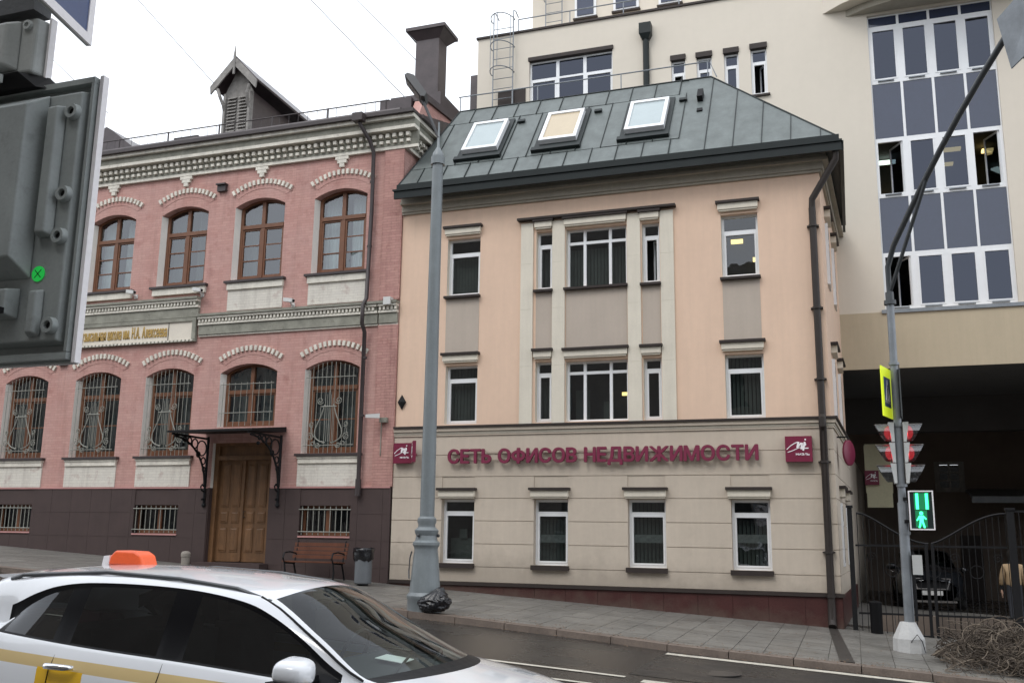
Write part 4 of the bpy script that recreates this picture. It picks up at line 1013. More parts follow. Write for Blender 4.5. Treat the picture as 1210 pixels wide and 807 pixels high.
# logo boxes
def logo(root, tr):
    # tr(u,v,d): u,v in 0..1 across the face, d out of the face
    def stroke(pts, w_, d=.006):
        q = B()
        for kk, (a, c) in enumerate(zip(pts, pts[1:])):
            d += .0003
            dx, dz = c[0]-a[0], c[1]-a[1]; l = math.hypot(dx, dz); nx, nz = -dz/l*w_, dx/l*w_; ex, ez = dx/l*w_*.4, dz/l*w_*.4
            A = [(a[0]-ex+nx,a[1]-ez+nz), (c[0]+ex+nx,c[1]+ez+nz), (c[0]+ex-nx,c[1]+ez-nz), (a[0]-ex-nx,a[1]-ez-nz)]
            q.add([tr(*p, .001) for p in A]+[tr(*p, d) for p in A], [(0,1,2,3),(7,6,5,4),(0,4,5,1),(1,5,6,2),(2,6,7,3),(3,7,4,0)])
        return q
    q = B(); kq = 0
    for pts, w_ in (([(.06,.48), (.2,.62), (.36,.72), (.46,.76)], .016), ([(.09,.37), (.25,.42), (.42,.5), (.55,.55)], .014), ([(.5,.76), (.46,.55)], .04), ([(.46,.56), (.6,.72)], .03), ([(.64,.72), (.6,.5)], .035), ([(.6,.5), (.66,.56), (.76,.66), (.73,.76)], .03),
                    ([(.73,.74), (.67,.44)], .035), ([(.67,.52), (.86,.52)], .022), ([(.745,.86), (.775,.86)], .03)):
        kq += 1; z = stroke(pts, w_, .004+.0011*kq); q.add(z.v, z.f)
    put(q, 'logo', 'signwhite', root)
    # small name: M И Э Л Ь as strokes
    q = B(); u = .40
    G_ = {'М': [[(0,0),(0,1),(.5,.3),(1,1),(1,0)]], 'И': [[(0,1),(0,0),(1,1),(1,0)]], 'Э': [[(0,1),(.8,1),(1,.5),(.8,0),(0,0)],[(.3,.5),(1,.5)]], 'Л': [[(0,0),(.4,1),(1,1),(1,0)]], 'Ь': [[(0,1),(0,0),(.9,0),(.9,.5),(0,.5)]]}
    for ch in 'МИЭЛЬ':
        for pl in G_[ch]:
            z = stroke([(u+p[0]*.075, .25+p[1]*.07) for p in pl], .010); q.add(z.v, z.f)
        u += .105
    put(q, 'name_lettering', 'signwhite', root)
def sign_box(name, x0, x1, z0, z1, y0, y1, label, group=None):
    t = thing(name, ((x0+x1)/2, y1, z0), label, 'sign', group)
    b = B(); b.box(x0, x1, y0, y1, z0, z1); put(b, 'sign_box', 'maroon', t)
    logo(t, lambda u, v, d: (x0+(x1-x0)*u, y0-d, z0+(z1-z0)*v)); return t
sign_box('logo_sign', -1.33, -.77, 1.63, 2.18, -.22, -.026, 'square maroon logo sign box right of the letters, beside the corner downpipe', 'maroon square logo signs')
sign_box('logo_sign', -10.78, -10.30, 1.70, 2.2, -.18, -.026, 'square maroon logo sign at the left end of the office wall', 'maroon square logo signs')
t = thing('projecting_sign', (-10.28, -.2, 1.68), 'narrow angled maroon sign, half hidden by the street lamp post', 'sign', 'maroon square logo signs')
b = B(); b.hexa([(-10.28,-.20,1.69),(-10.0,-.72,1.69),(-9.93,-.68,1.69),(-10.21,-.16,1.69),(-10.28,-.20,2.2),(-10.0,-.72,2.2),(-9.93,-.68,2.2),(-10.21,-.16,2.2)])
b.hexa([(-10.22,-.18,1.9),(-10.2,-.18,1.9),(-10.2,-.02,1.9),(-10.22,-.02,1.9),(-10.22,-.18,1.94),(-10.2,-.18,1.94),(-10.2,-.02,1.94),(-10.22,-.02,1.94)]); put(b, 'sign_box', 'maroon', t)
logo(t, lambda u, v, d: (-10.28+.28*u-d*.88, -.20-.52*u-d*.47, 1.69+.51*v))
# round sign on the side wall
t = thing('round_sign', (0, 2.0, 1.8), 'round maroon projecting sign with a dark bracket on the side wall by the passage', 'sign')
b = B(); b.lathe([(.27,-.03), (.29,-.02), (.29,.02), (.27,.03)], (0,0,0), 24, 'x'); ca_, sa_ = math.cos(-.42), math.sin(-.42); b.v = [(-.03+p[0]*ca_-p[1]*sa_, 1.2+p[0]*sa_+p[1]*ca_, 1.92+p[2]) for p in b.v]; put(b, 'sign_disc', 'maroon', t, smooth=True)
b = B(); b.tube([(-.33,1.2,2.28), (-.03,1.2,2.28), (-.03,1.2,2.2)], .02, 6); put(b, 'bracket', 'black', t)

# ------------------------------------------------------------------ TOWER
tw = thing('office_tower', (0, 6, 0), 'tall cream office block with blue glazed stair tower behind the peach building', 'building')
def put_t(b, n, m_, **k): return put(b, n, m_, tw, **k)
TY = 6.0
GL = (1.13, 4.46, 6.25, 15.16)
LW = (-9.38, -6.56, 13.9, 15.43)
SL_ = [(-4.68, -4.24, 13.15, 14.78), (-3.89, -3.42, 13.15, 14.76), (-3.05, -2.61, 13.15, 14.76), (-2.25, -1.77, 13.13, 14.78)]
b = B(); wall_holes(b, -11.22, 9, 6.19, 16.46, [GL, LW]+SL_, TY, .3)
b.quad((-11.22,TY,4.6), (-11.22,22,4.6), (-11.22,22,16.46), (-11.22,TY,16.46)); b.quad((9,TY,4.6), (9,22,4.6), (9,22,21), (9,TY,21)); b.quad((-11.22,TY,16.46), (9,TY,16.46), (9,22,16.46), (-11.22,22,16.46))
b.quad((-11.22,22,4.6), (9,22,4.6), (9,22,16.46), (-11.22,22,16.46))
b.quad((-1.4,TY,16.461), (9,TY,16.461), (9,TY,21), (-1.4,TY,21)) if False else None
put_t(b, 'wall', 'tower')
b = B(); b.box(-11.22, 9, TY-.04, TY+.25, 4.6, 6.185); put_t(b, 'lower_wall_band', 'tan')
b = B(); b.box(GL[0]-.1, GL[1]+.3, TY-.09, TY-.001, 6.14, 6.24); put_t(b, 'glazing_sill', 'galv')
b = B(); b.box(-11.27, -1.0, TY-.06, TY+.1, 16.46, 16.53); put_t(b, 'parapet_cap', 'cap')
# passage under the tower
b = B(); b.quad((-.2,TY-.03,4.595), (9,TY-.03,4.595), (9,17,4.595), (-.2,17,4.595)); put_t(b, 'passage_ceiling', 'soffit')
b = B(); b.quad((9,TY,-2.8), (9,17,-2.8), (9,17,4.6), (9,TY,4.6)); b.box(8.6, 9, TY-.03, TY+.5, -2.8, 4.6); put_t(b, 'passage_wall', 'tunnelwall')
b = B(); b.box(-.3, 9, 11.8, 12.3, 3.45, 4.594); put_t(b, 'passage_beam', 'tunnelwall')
# setback storey
b = B(); b.box(-9.95, 9, 8, 20, 16.461, 24)
put_t(b, 'setback_storey', 'tower')
for i, (a, c, z0, z1) in enumerate(((-8.36, -7.59, 17.8, 19.2), (-6.97, -6.08, 17.83, 19.2), (-5.39, -4.62, 17.78, 19.2), (-3.6, -2.6, 17.78, 19.2), (-1.9, -1.2, 17.5, 19.2))):
    f = B(); f.box(a, c, 7.93, 7.999, z0, z1); wn = put_t(f, 'window', 'whitepvc')
    f = B(); f.box(a+.09, c-.09, 7.90, 7.93, z0+.09, z1-.1); put(f, 'pane', 'bluepanel', wn)
    f = B(); f.box(a-.05, c+.05, 7.87, 7.999, z0-.06, z0-.002); put_t(f, 'window_sill', 'cap')
# stair glazing
RW = [(6.27, 7.87, 'c'), (7.87, 9.57, 's'), (9.57, 11.29, 'c'), (11.29, 13.05, 's'), (13.05, 14.80, 'c'), (14.80, 15.16, 's')]
W4 = (GL[1]-GL[0])/4
for r, (z0, z1, kd) in enumerate(RW):
    for c in range(4):
        a = GL[0]+W4*c; e = a+W4
        if kd == 's':
            f = B(); m_ = .035
            f.box(a, a+m_, TY+.10, TY+.16, z0, z1); f.box(e-m_, e, TY+.10, TY+.16, z0, z1); f.box(a+m_, e-m_, TY+.10, TY+.16, z0, z0+m_); f.box(a+m_, e-m_, TY+.10, TY+.16, z1-m_, z1)
            wn = put_t(f, 'spandrel_frame', 'whitepvc'); f = B(); f.box(a+m_, e-m_, TY+.12, TY+.14, z0+m_, z1-m_); put(f, 'spandrel_panel', 'bluepanel', wn)
        else:
            op = (r == 2 and c in (0, 3)) or (r == 0 and c == 0)
            wn = flat_win(tw, (a, e, z0, z1), TY+.10, fr=.085, glass='towerglass', back=None, opened=('x' if op else None))
            f = B(); f.box(a+.2, e-.2, TY+.04, TY+.1, z0+.03, z0+.06); put(f, 'window_stay', 'galv', wn)
b = B(); b.quad((GL[0]-.2,TY+2.5,6.2), (GL[1]+1,TY+2.5,6.2), (GL[1]+1,TY+2.5,15.3), (GL[0]-.2,TY+2.5,15.3))
for z in (7.9, 11.35, 14.95): b.quad((GL[0]-.2,TY+.2,z), (GL[1]+1,TY+.2,z), (GL[1]+1,TY+2.5,z), (GL[0]-.2,TY+2.5,z))
put_t(b, 'stair_interior', 'room')
for (x0, x1, y, z, mt) in ((1.2, 1.75, 1.6, 11.2, 'lampwhite'), (1.15, 1.6, 2.2, 10.1, 'lampstrip'), (2.95, 3.5, 1.1, 11.2, 'lampstrip'), (2.95, 3.4, 2.3, 11.2, 'lampstrip'), (2.9, 3.35, 2.42, 10.3, 'lampstrip'), (4.1, 4.4, 1.5, 11.2, 'lampstrip')):
    q = B(); q.box(x0, x1, TY+y, TY+y+.22, z-.03, z+.03); put_t(q, 'ceiling_lamp', mt)
# left window, slit windows
for a, c in ((LW[0], LW[0]+.95), (LW[0]+.95, LW[1]-.95), (LW[1]-.95, LW[1])):
    flat_win(tw, (a, c, LW[2], LW[3]-.06), TY+.12, tz=14.72, glass='towerglass', sash=(a != LW[0]+.95), back=.9)
b = B(); b.box(LW[0]-.03, LW[1]+.03, TY-.05, TY+.12, LW[3]-.055, LW[3]+.07); put_t(b, 'window_hood', 'cap')
for i, h in enumerate(SL_):
    flat_win(tw, (h[0], h[1], h[2], h[3]-.14), TY+.1, tz=14.22, glass='towerglass', opened=('y' if i in (0, 3) else None))
    b = B(); b.box(h[0]-.02, h[1]+.02, TY-.06, TY+.12, h[3]-.135, h[3]+.03); put_t(b, 'window_hood', 'cap')
    b = B(); b.box(h[0]-.02, h[1]+.06, TY-.08, TY+.1, h[2]-.06, h[2]-.002); put_t(b, 'window_sill', 'cap')
# curved canopy slab over the glazing
def bow(z0, z1, ybow, xa, xb, name, mt):
    pts = [(xa+(xb-xa)*i/16, TY-ybow*math.sin(PI*i/16)**.75-.001) for i in range(17)]
    b = B(); b.prism(pts, z0, z1, 'z'); put_t(b, name, mt)
bow(15.24, 15.45, .9, .55, 7.4, 'canopy_slab', 'corngrey'); bow(15.452, 15.9, 1.5, -.1, 8.4, 'canopy_slab', 'tower')
# rain pipe with hopper, ladders, railing
b = B(); b.tube([(-5.45,TY-.1,15.5), (-5.45,TY-.1,12)], .10, 10); b.hexa([(-5.55,TY-.2,15.45),(-5.35,TY-.2,15.45),(-5.35,TY-.01,15.45),(-5.55,TY-.01,15.45),(-5.64,TY-.28,15.62),(-5.26,TY-.28,15.62),(-5.26,TY-.01,15.62),(-5.64,TY-.01,15.62)]); b.box(-5.64, -5.26, TY-.28, TY-.01, 15.622, 15.98); put_t(b, 'rain_pipe', 'gutter')
def ladder(x0, x1, y, z0, z1, hoops):
    b = B()
    for x in (x0, x1): b.tube([(x,y,z0), (x,y,z1), (x,y+.2,z1+.08), (x,y+.5,z1)], .02, 6)
    z = z0+.1
    while z < z1-.4: b.tube([(x0,y,z), (x1,y,z)], .014, 5); z += .36
    for z in hoops: b.tube([(x0-.02,y,z)]+[((x0+x1)/2-(x1-x0)/2*1.15*math.cos(PI*i/10), y-.6*math.sin(PI*i/10), z) for i in range(11)]+[(x1+.02,y,z)], .018, 5)
    for k in (1, 3, 5): 
        if hoops: b.tube([((x0+x1)/2-(x1-x0)/2*1.15*math.cos(PI*k/6), y-.6*math.sin(PI*k/6), zz) for zz in (hoops[0], hoops[-1])], .012, 5)
    put_t(b, 'ladder', 'galv')
ladder(-10.6, -9.9, TY-.16, 13.3, 17.25, (15.0, 15.9, 16.9)); ladder(-9.4, -8.8, 7.84, 16.6, 21, (18.6, 19.6))
b = B(); b.tube([(-9.8,TY+.05,17.0), (-1.5,TY+.05,17.0)], .02, 6)
for x in (-9.8, -8.0, -6.2, -4.4, -2.6): b.tube([(x,TY+.05,16.5), (x,TY+.05,17.0)], .018, 6)
put_t(b, 'parapet_railing', 'galv')
b = B(); b.box(-10.45, -9.98, TY-.06, TY-.001, 13.3, 14.45); b.box(-9.9, -9.5, TY-.06, TY-.001, 13.3, 14.45); lv = put_t(b, 'vent_louvre', 'cap')
b = B(); b.box(-9.96, -9.92, TY-.07, TY-.001, 13.3, 14.45); put_t(b, 'vent_mullion', 'whitepvc')
b = B(); b.hexa([(-12.2,7,12.0),(-11.25,7,12.0),(-11.25,8,12.0),(-12.2,8,12.0),(-11.9,7,15.1),(-11.25,7,15.1),(-11.25,8,15.1),(-11.9,8,15.1)]) ; 
b = B(); b.box(-11.55, -11.24, 6.2, 8, 13.9, 15.3); b.hexa([(-11.95,6.1,15.3),(-11.24,6.1,15.3),(-11.24,8.1,15.3),(-11.95,8.1,15.3),(-11.24,6.1,15.34),(-11.24,6.1,15.55),(-11.24,8.1,15.55),(-11.24,8.1,15.34)]) if False else None
put_t(b, 'side_projection', 'roofmetal')

# courtyard building closing the passage
cy = thing('courtyard_building', (4, 17, -2), 'dim brown courtyard house at the end of the dark passage with a small barred window', 'building')
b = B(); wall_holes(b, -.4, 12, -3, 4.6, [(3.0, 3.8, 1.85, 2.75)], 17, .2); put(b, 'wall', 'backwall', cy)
b = B(); f = (3.0, 3.8, 1.85, 2.75)
for x in (3.0, 3.36, 3.72): b.box(x, x+.08, 17.02, 17.08, 1.85, 2.75)
for z in (1.85, 2.14, 2.42, 2.67): b.box(3.08, 3.72, 17.025, 17.075, z, z+.06)
b.box(2.9, 3.0, 16.95, 17.0, 1.75, 2.85); b.box(3.8, 3.9, 16.95, 17.0, 1.75, 2.85); b.box(3.0, 3.8, 16.95, 17.0, 2.75, 2.85); b.box(3.0, 3.8, 16.95, 17.0, 1.75, 1.85)
wn = put(b, 'window', 'dormerwood', cy); b = B(); b.quad((3.08,17.05,1.9), (3.72,17.05,1.9), (3.72,17.05,2.7), (3.08,17.05,2.7)); put(b, 'pane', 'acrosswin', wn)
b = B(); b.hexa([(3.9,15.2,1.45),(8.9,15.2,1.45),(8.9,16.9,1.75),(3.9,16.9,1.75),(3.9,15.2,1.52),(8.9,15.2,1.52),(8.9,16.9,1.85),(3.9,16.9,1.85)]); b.box(3.9, 8.9, 15.14, 15.2, 1.30, 1.52); put(b, 'awning', 'galv', cy)
b = B(); b.box(3.6, 4.3, 16.9, 16.99, -2.6, .2); put(b, 'door', 'cap', cy)
an = thing('pale_annexe', (.8, 11, -2), 'small pale yellow wall seen deep in the passage behind the traffic lights', 'wall')
b = B()
for z0, z1 in ((1.45, 1.85), (1.86, 2.6), (2.61, 2.95)): b.box(.42, 1.22, 11.0, 11.2, z0, z1)
b.box(.44, 1.2, 11.01, 11.19, 1.0, 3.0); put(b, 'wall', 'palewall', an)
sg = sign_box('logo_sign', .40, .82, 1.7, 2.15, 10.85, 10.99, 'square maroon logo sign inside the dark passage on the pale wall', 'maroon square logo signs')
# ------------------------------------------------------------------ GATE
gt = thing('iron_gate', (1.45, 0, -1.9), 'black wrought iron double gate with sagging curved top closing the passage', 'gate')
GY = .05
def gtop(x): 
    if x < 1.46: return .55-.62*math.sin((x-.1)/1.36*PI/2)**1.4
    return -.07+.62*math.sin((x-1.46)/1.45*PI/2)**1.4
for (x, z, w_) in ((-.13, .66, .10), (2.92, .62, .14)):
    b = B(); b.box(x, x+w_, GY-.06, GY+.06, -2.2, z); b.box(x-.02, x+w_+.02, GY-.08, GY+.08, z, z+.05); put(b, 'gate_post', 'ironwork', gt)
x = .06
while x < 2.9:
    b = B(); b.tube([(x,GY,-1.95), (x,GY,gtop(max(.1, min(2.9, x))))], .0075, 5); put(b, 'bar', 'ironwork', gt); x += .118
for z in (-1.5, -.12, -1.92):
    b = B(); b.box(.0, 1.42, GY-.015, GY+.015, z-.02, z+.02); put(b, 'rail', 'ironwork', gt); b = B(); b.box(1.47, 2.9, GY-.015, GY+.015, z-.02, z+.02); put(b, 'rail', 'ironwork', gt)
for xa, xb in ((.05, 1.43), (1.48, 2.91)):
    b = B(); b.tube([(xa+(xb-xa)*i/14, GY-.01, gtop(max(.1, xa+(xb-xa)*i/14))) for i in range(15)], .022, 6); put(b, 'top_rail', 'ironwork', gt)
for x in (1.38, 1.50): b = B(); b.box(x-.03, x+.03, GY-.03, GY+.03, -1.95, gtop(x)); put(b, 'leaf_stile', 'ironwork', gt)
for k in range(7):
    b = B(); cx_ = .3+k*.4; b.tube([(cx_+.13*math.cos(a*PI/6), GY, -.62+.13*math.sin(a*PI/6)+.0) for a in range(13)], .008, 5) if k % 2 else b.tube([(cx_+.1*(1-i/16)*math.cos(i*.7), GY, -.35+.1*(1-i/16)*math.sin(i*.7)) for i in range(16)], .008, 5); put(b, 'scroll', 'ironwork', gt)
# fence to the right beyond the gate
fn = thing('iron_fence', (6, 0, -2.1), 'black iron fence of plain bars right of the gate post', 'fence')
x = 3.15
while x < 8.6:
    b = B(); b.tube([(x,GY,-2.2), (x,GY,.62)], .010, 5); put(b, 'bar', 'ironwork', fn); x += .13
for z in (-1.6, -.1, .6): b = B(); b.box(3.07, 8.6, GY-.015, GY+.015, z-.02, z+.02); put(b, 'rail', 'ironwork', fn)
# low stone blocks behind the gate
lw = thing('low_stone_wall', (1.7, .6, -2.1), 'low wall of brown stone blocks just behind the iron gate', 'wall')
for i in range(7):
    wq = B(); a = .3+i*.42; wq.box(a, a+.40, .5, .75, -2.1, -1.52-rnd.uniform(0, .04)); put(wq, 'stone_block', 'backwall', lw)
b = B(); b.lathe([(.11,0), (.12,.02), (.12,.62), (.13,.64), (.13,.67), (.02,.7)], (.33,-.22,gz(.33)-.02), 14); o = put(b, 'ash_bin', 'black', smooth=True); tag(o, 'small black cylindrical bin with pale lid at the foot of the left gate post', 'bin')

# ------------------------------------------------------------------ STREET LAMP
sl = thing('street_lamp', (-7.82, -4.6, -1.45), 'tall grey green street lamp with fluted cast base standing at the kerb', 'street lamp')
lx, ly, lz = -7.82, -4.6, -1.46
b = B(); b.lathe([(.33,0), (.33,.22), (.345,.25), (.345,.30), (.30,.36)], (lx,ly,lz), 28); put(b, 'base_ring', 'lampgrey', sl, smooth=30)
b = B(); b.lathe([(.295,.36), (.285,.5), (.245,1.0), (.225,1.15), (.235,1.2), (.26,1.24), (.26,1.29), (.215,1.33), (.20,1.42), (.225,1.47), (.235,1.52), (.17,1.58), (.165,1.63), (.185,1.68), (.18,1.74), (.145,1.78)], (lx,ly,lz), 28); put(b, 'base_bell', 'lampgrey', sl, smooth=30)
b = B(); b.lathe([(.142,1.78), (.140,3.0), (.128,5.2), (.112,9.0)], (lx,ly,lz), 20); put(b, 'pole', 'lampgrey', sl, smooth=30)
b = B(); b.lathe([(.119,9.0), (.145,9.0), (.145,9.17), (.12,9.18), (.11,9.25), (.06,9.34), (.03,9.4), (.018,9.95)], (lx,ly,lz), 18); put(b, 'pole_top', 'lampgrey', sl, smooth=30)
b = B(); b.tube([(lx-.22,ly-.26,lz+.62), (lx-.27,ly-.17,lz+.75), (lx-.27,ly-.14,lz+1.0), (lx-.24,ly-.13,lz+1.12)], .014, 6); put(b, 'cable', 'lampdark', sl)
for a in range(3):
    an_ = a*2.1-1.9; b = B(); b.sphere((lx+.23*math.cos(an_), ly+.23*math.sin(an_), lz+1.42), .035, 8, 5); put(b, 'bolt', 'lampdark', sl)
b = B(); b.tube([(lx,ly,lz+9.6), (lx-.15,ly,lz+9.95), (lx-.42,ly,lz+10.55)], [.03, .032, .03], 8); put(b, 'arm', 'lampdark', sl)
b = B(); hx, hz = -8.38, 9.30; 
prof = [(-.36, 0), (-.30, .09), (.25, .13), (.38, .05), (.38, -.03), (-.30, -.06)]
def LP(u, v, t):   # u along head (down-right to up-left), v thickness, t width along y and x
    d = Vector((-.62, 0, .78)).normalized(); nn = Vector((.55, .35, .75)).normalized(); side = d.cross(nn).normalized(); nn = side.cross(d).normalized()
    return tuple(Vector((hx, ly, hz))+d*u+nn*v+side*t)
for t0, t1 in ((-.17, .17),):
    n = len(prof); b.add([LP(u, v, t0) for u, v in prof]+[LP(u, v, t1) for u, v in prof], [tuple(range(n)), tuple(range(2*n-1, n-1, -1))]+[(i, n+i, n+(i+1)%n, (i+1)%n) for i in range(n)])
put(b, 'lamp_head', 'lampdark', sl)
b = B(); b.add([LP(u, v, t) for u, v, t in ((-.24,-.075,-.12),(.32,-.045,-.12),(.32,-.045,.12),(-.24,-.075,.12))], [(0,1,2,3)]); put(b, 'lamp_lens', 'visor', sl)
b = B(); b.tube([(lx-.42,ly,lz+10.55), LP(-.2, -.02, 0)], .03, 6); put(b, 'head_mount', 'lampdark', sl)
# bin bag at its foot
from mathutils import noise as mn
bm = bmesh.new(); bmesh.ops.create_icosphere(bm, subdivisions=5, radius=1)
for v in bm.verts:
    p = v.co.copy(); w3 = Vector((p.x*2.2+p.z, p.y*2.2, p.z*2.4-p.x*.8))
    d = 1+.13*mn.noise(p*1.3+Vector((3,1,5)))+.22*(.35-abs(mn.noise(w3)))+.10*(.3-abs(mn.noise(w3*2.1)))+.02*(.3-abs(mn.noise(w3*4)))
    x = p.x*.36*d; y = p.y*.26*d; z = p.z*.24*d
    t = max(0, min(1, (p.z-.55)/.4))      # gathered neck flopping to the right
    k = 1-.55*t; x = x*k+.17*t; y = y*k; z = z+.10*t
    z += .04*max(0, x)/.3
    v.co = Vector((x, y, max(-.185, z)))
me = bpy.data.meshes.new('bin_bag'); bm.to_mesh(me); bm.free(); me.materials.append(M['bag']); me.polygons.foreach_set('use_smooth', [True]*len(me.polygons))
o = bpy.data.objects.new('bin_bag', me); COL.objects.link(o); o.scale = (.86,.86,.80); o.location = (-7.52, -4.82, gz(-7.6, -4.8)+.18); o.rotation_euler.y = -.06; tag(o, 'crumpled black plastic rubbish bag leaning at the foot of the street lamp', 'rubbish bag')

# ------------------------------------------------------------------ BENCH, BIN, STONE
bn = thing('park_bench', (-12.4, -.8, gz(-12.4, -.8)), 'wooden slatted bench of red brown boards with black iron sides against the pink building', 'bench')
gx0, gx1 = -13.22, -11.72; g0 = gz(-12.45, -.8)
for k in range(4):
    b = B(); z = g0+.50+k*.10; y = -.62+.03*k; b.box(gx0, gx1, y-.02, y+.008, z, z+.082); put(b, 'back_slat', 'benchwood', bn)
for k in range(4):
    b = B(); y = -1.12+k*.115; b.box(gx0, gx1, y, y+.095, g0+.42-.008*k, g0+.45-.008*k); put(b, 'seat_slat', 'benchwood', bn)
for x in (gx0+.08, gx1-.08):
    b = B(); b.tube([(x,-1.1,g0), (x,-1.08,g0+.2), (x,-1.12,g0+.4), (x,-.7,g0+.38), (x,-.62,g0+.2), (x,-.55,g0)], .022, 6); b.tube([(x,-.68,g0+.36), (x,-.6,g0+.6), (x,-.52,g0+.93)], .02, 6)
    b.tube([(x,-1.12,g0+.4), (x,-1.2,g0+.52), (x,-1.14,g0+.64), (x,-.9,g0+.66), (x,-.62,g0+.62)], .02, 6); put(b, 'side_frame', 'ironwork', bn)
tb = thing('litter_bin', (-11.05, -1.0, gz(-11, -1)), 'grey cylindrical litter bin with a black bag over its rim beside the bench', 'bin')
bz = gz(-11.05, -1.0)
b = B(); b.lathe([(.19,.04), (.205,.06), (.205,.62), (.2,.64)], (-11.05,-1.0,bz), 22); put(b, 'bin_shell', 'bingrey', tb, smooth=30)
b = B(); n = 26; vs = []; fs = []
for i, (r, z) in enumerate(((.212,.60), (.235,.62), (.24,.72), (.235,.80), (.25,.85), (.2,.86), (.17,.7))):
    for j in range(n): a = 2*PI*j/n; q = r*(1+.06*math.sin(5*a+i)+.04*math.sin(11*a)); vs.append((-11.05+q*math.cos(a), -1.0+q*math.sin(a), bz+z+.02*math.sin(3*a+i)-(.04*abs(math.sin(4*a)) if i == 0 else 0)))
for i in range(6):
    for j in range(n): fs.append((i*n+j, i*n+(j+1)%n, (i+1)*n+(j+1)%n, (i+1)*n+j))
b.add(vs, fs); put(b, 'bag_liner', 'bag', tb, smooth='all')
b = B(); b.tube([(-11.05,-1.0,bz-.02), (-11.05,-1.0,bz+.05)], .13, 14); put(b, 'foot', 'black', tb)
b = B(); b.tube([(-11.3,-.85,bz), (-11.3,-.85,bz+.75)], .018, 6); put(b, 'stand', 'black', tb)
b = B(); b.lathe([(.11,0), (.11,.22), (.125,.24), (.125,.32), (.10,.36), (.03,.38)], (-16.62,-.35,gz(-16.6,-.3)-.02), 14); o = put(b, 'stone_bollard', 'stone', smooth=30); tag(o, 'short pale stone guard post left of the wooden door', 'bollard')

# security cameras on the pink facade
def seccam(x, z, label, flip=1, y=-.25):
    t = thing('security_camera', (x, 0, z), label, 'security camera', 'security cameras on the pink wall')
    b = B(); b.tube([(x,-.01,z-.02), (x,-.1,z-.02), (x,-.16,z+.03)], .022, 6); b.box(x-.05, x+.05, -.03, -.001, z-.08, z+.04); put(b, 'bracket', 'camwhite', t)
    b = B(); b.hexa([(x-.17*flip,-.14,z+.05),(x-.17*flip,-.26,z+.05),(x+.17*flip,-.36,z-.02),(x+.17*flip,-.24,z-.02),(x-.17*flip,-.14,z+.15),(x-.17*flip,-.26,z+.15),(x+.17*flip,-.36,z+.08),(x+.17*flip,-.24,z+.08)]); put(b, 'housing', 'camwhite', t)
    b = B(); b.tube([(x+.17*flip,-.30,z+.03), (x+.20*flip,-.31,z+.022)], .035, 8); put(b, 'lens', 'black', t)
seccam(-14.03, 6.02, 'white security camera on the belt cornice between the two rightmost upper windows')
seccam(-17.0, 6.52, 'white security camera at the right end of the cream name plaque')
seccam(-19.3, 6.62, 'white security camera above the left part of the name plaque')
t = thing('wall_lamp', (-11.2, 0, 5.9), 'white box lamp at the right end of the belt cornice near the peach building', 'wall lamp')
b = B(); b.box(-11.2, -11.0, -.26, -.07, 5.78, 5.98); put(b, 'housing', 'camwhite', t); b = B(); b.tube([(-11.3,-.08,5.96), (-11.2,-.12,5.95)], .015, 5); put(b, 'bracket', 'darkmetal', t)
t = thing('security_camera', (-11.2, 0, 2.9), 'small white security camera on a conduit low on the pink corner pilaster', 'security camera', 'security cameras on the pink wall')
b = B(); b.tube([(-11.2,-.075,1.9), (-11.2,-.075,2.72), (-11.15,-.1,2.78)], .014, 5); put(b, 'conduit', 'greytrim', t)
b = B(); b.hexa([(-11.5,-.38,2.83),(-11.2,-.2,2.83),(-11.15,-.28,2.83),(-11.45,-.46,2.83),(-11.5,-.38,2.91),(-11.2,-.2,2.95),(-11.15,-.28,2.95),(-11.45,-.46,2.91)]); put(b, 'housing', 'camwhite', t)
b = B(); b.box(-11.22, -11.02, -.16, -.062, 2.74, 2.86); put(b, 'junction_box', 'greytrim', t)

# ------------------------------------------------------------------ SIGNAL POLE
sp = thing('signal_pole', (.86, -2.9, -1.95), 'grey steel signal pole with white concrete foot and long overhead arm', 'signal pole')
px_, py_ = .86, -2.9; g = gz(px_, py_)
b = B(); b.lathe([(.27,0), (.27,.06), (.265,.24), (.13,.52), (.02,.53)], (px_-.05,py_,g-.01), 8); put(b, 'concrete_foot', 'concrete', sp)
b = B(); b.tube([(px_-.02,py_,g+.5), (px_-.01,py_,g+2.6)], .088, 14); b.tube([(px_-.01,py_,g+2.6), (px_,py_,4.38)], .07, 14); put(b, 'pole', 'galv', sp, smooth=True)
b = B(); b.tube([(px_,py_,4.36), (px_,py_,4.44)], .11, 14); b.tube([(px_,py_,4.44), (px_,py_,4.6)], .075, 12); put(b, 'pole_collar', 'steeldark', sp, smooth=30)
A0 = Vector((px_, py_, 5.25)); A1 = Vector((2.80, -7.0, 7.85)); AD = (A1-A0)
pts = [(px_,py_,4.5), (px_,py_,5.1)]+[tuple(A0+AD*t+Vector((0,0,.35*math.sin(min(1, t)*PI)*.55))) for t in (.06, .15, .3, .45, .6, .75, .9, 1.0, 1.15, 1.4)]
b = B(); b.tube(pts, .052, 10); put(b, 'arm', 'steeldark', sp, smooth=True)
b = B(); b.tube([(px_+.02,py_,4.62), tuple(A0+AD*.34+Vector((0,0,.13)))], .036, 8); put(b, 'brace', 'steeldark', sp)
b = B(); b.tube([(px_+.1,py_-.08,-1.4), (px_+.1,py_-.08,-.2)], .03, 6); put(b, 'conduit', 'black', sp)
b = B(); b.box(px_+.085, px_+.25, py_-.12, py_+.04, -.60, -.26); put(b, 'control_box', 'headgrey', sp)
b = B(); b.tube([(px_+.02,py_-.16,g+.02), (px_-.02,py_-.26,g+.2), (px_+.08,py_-.25,g+.32), (px_+.16,py_-.2,g+.2), (px_+.2,py_-.22,g+.02)], .008, 5); put(b, 'loose_cable', 'black', sp)
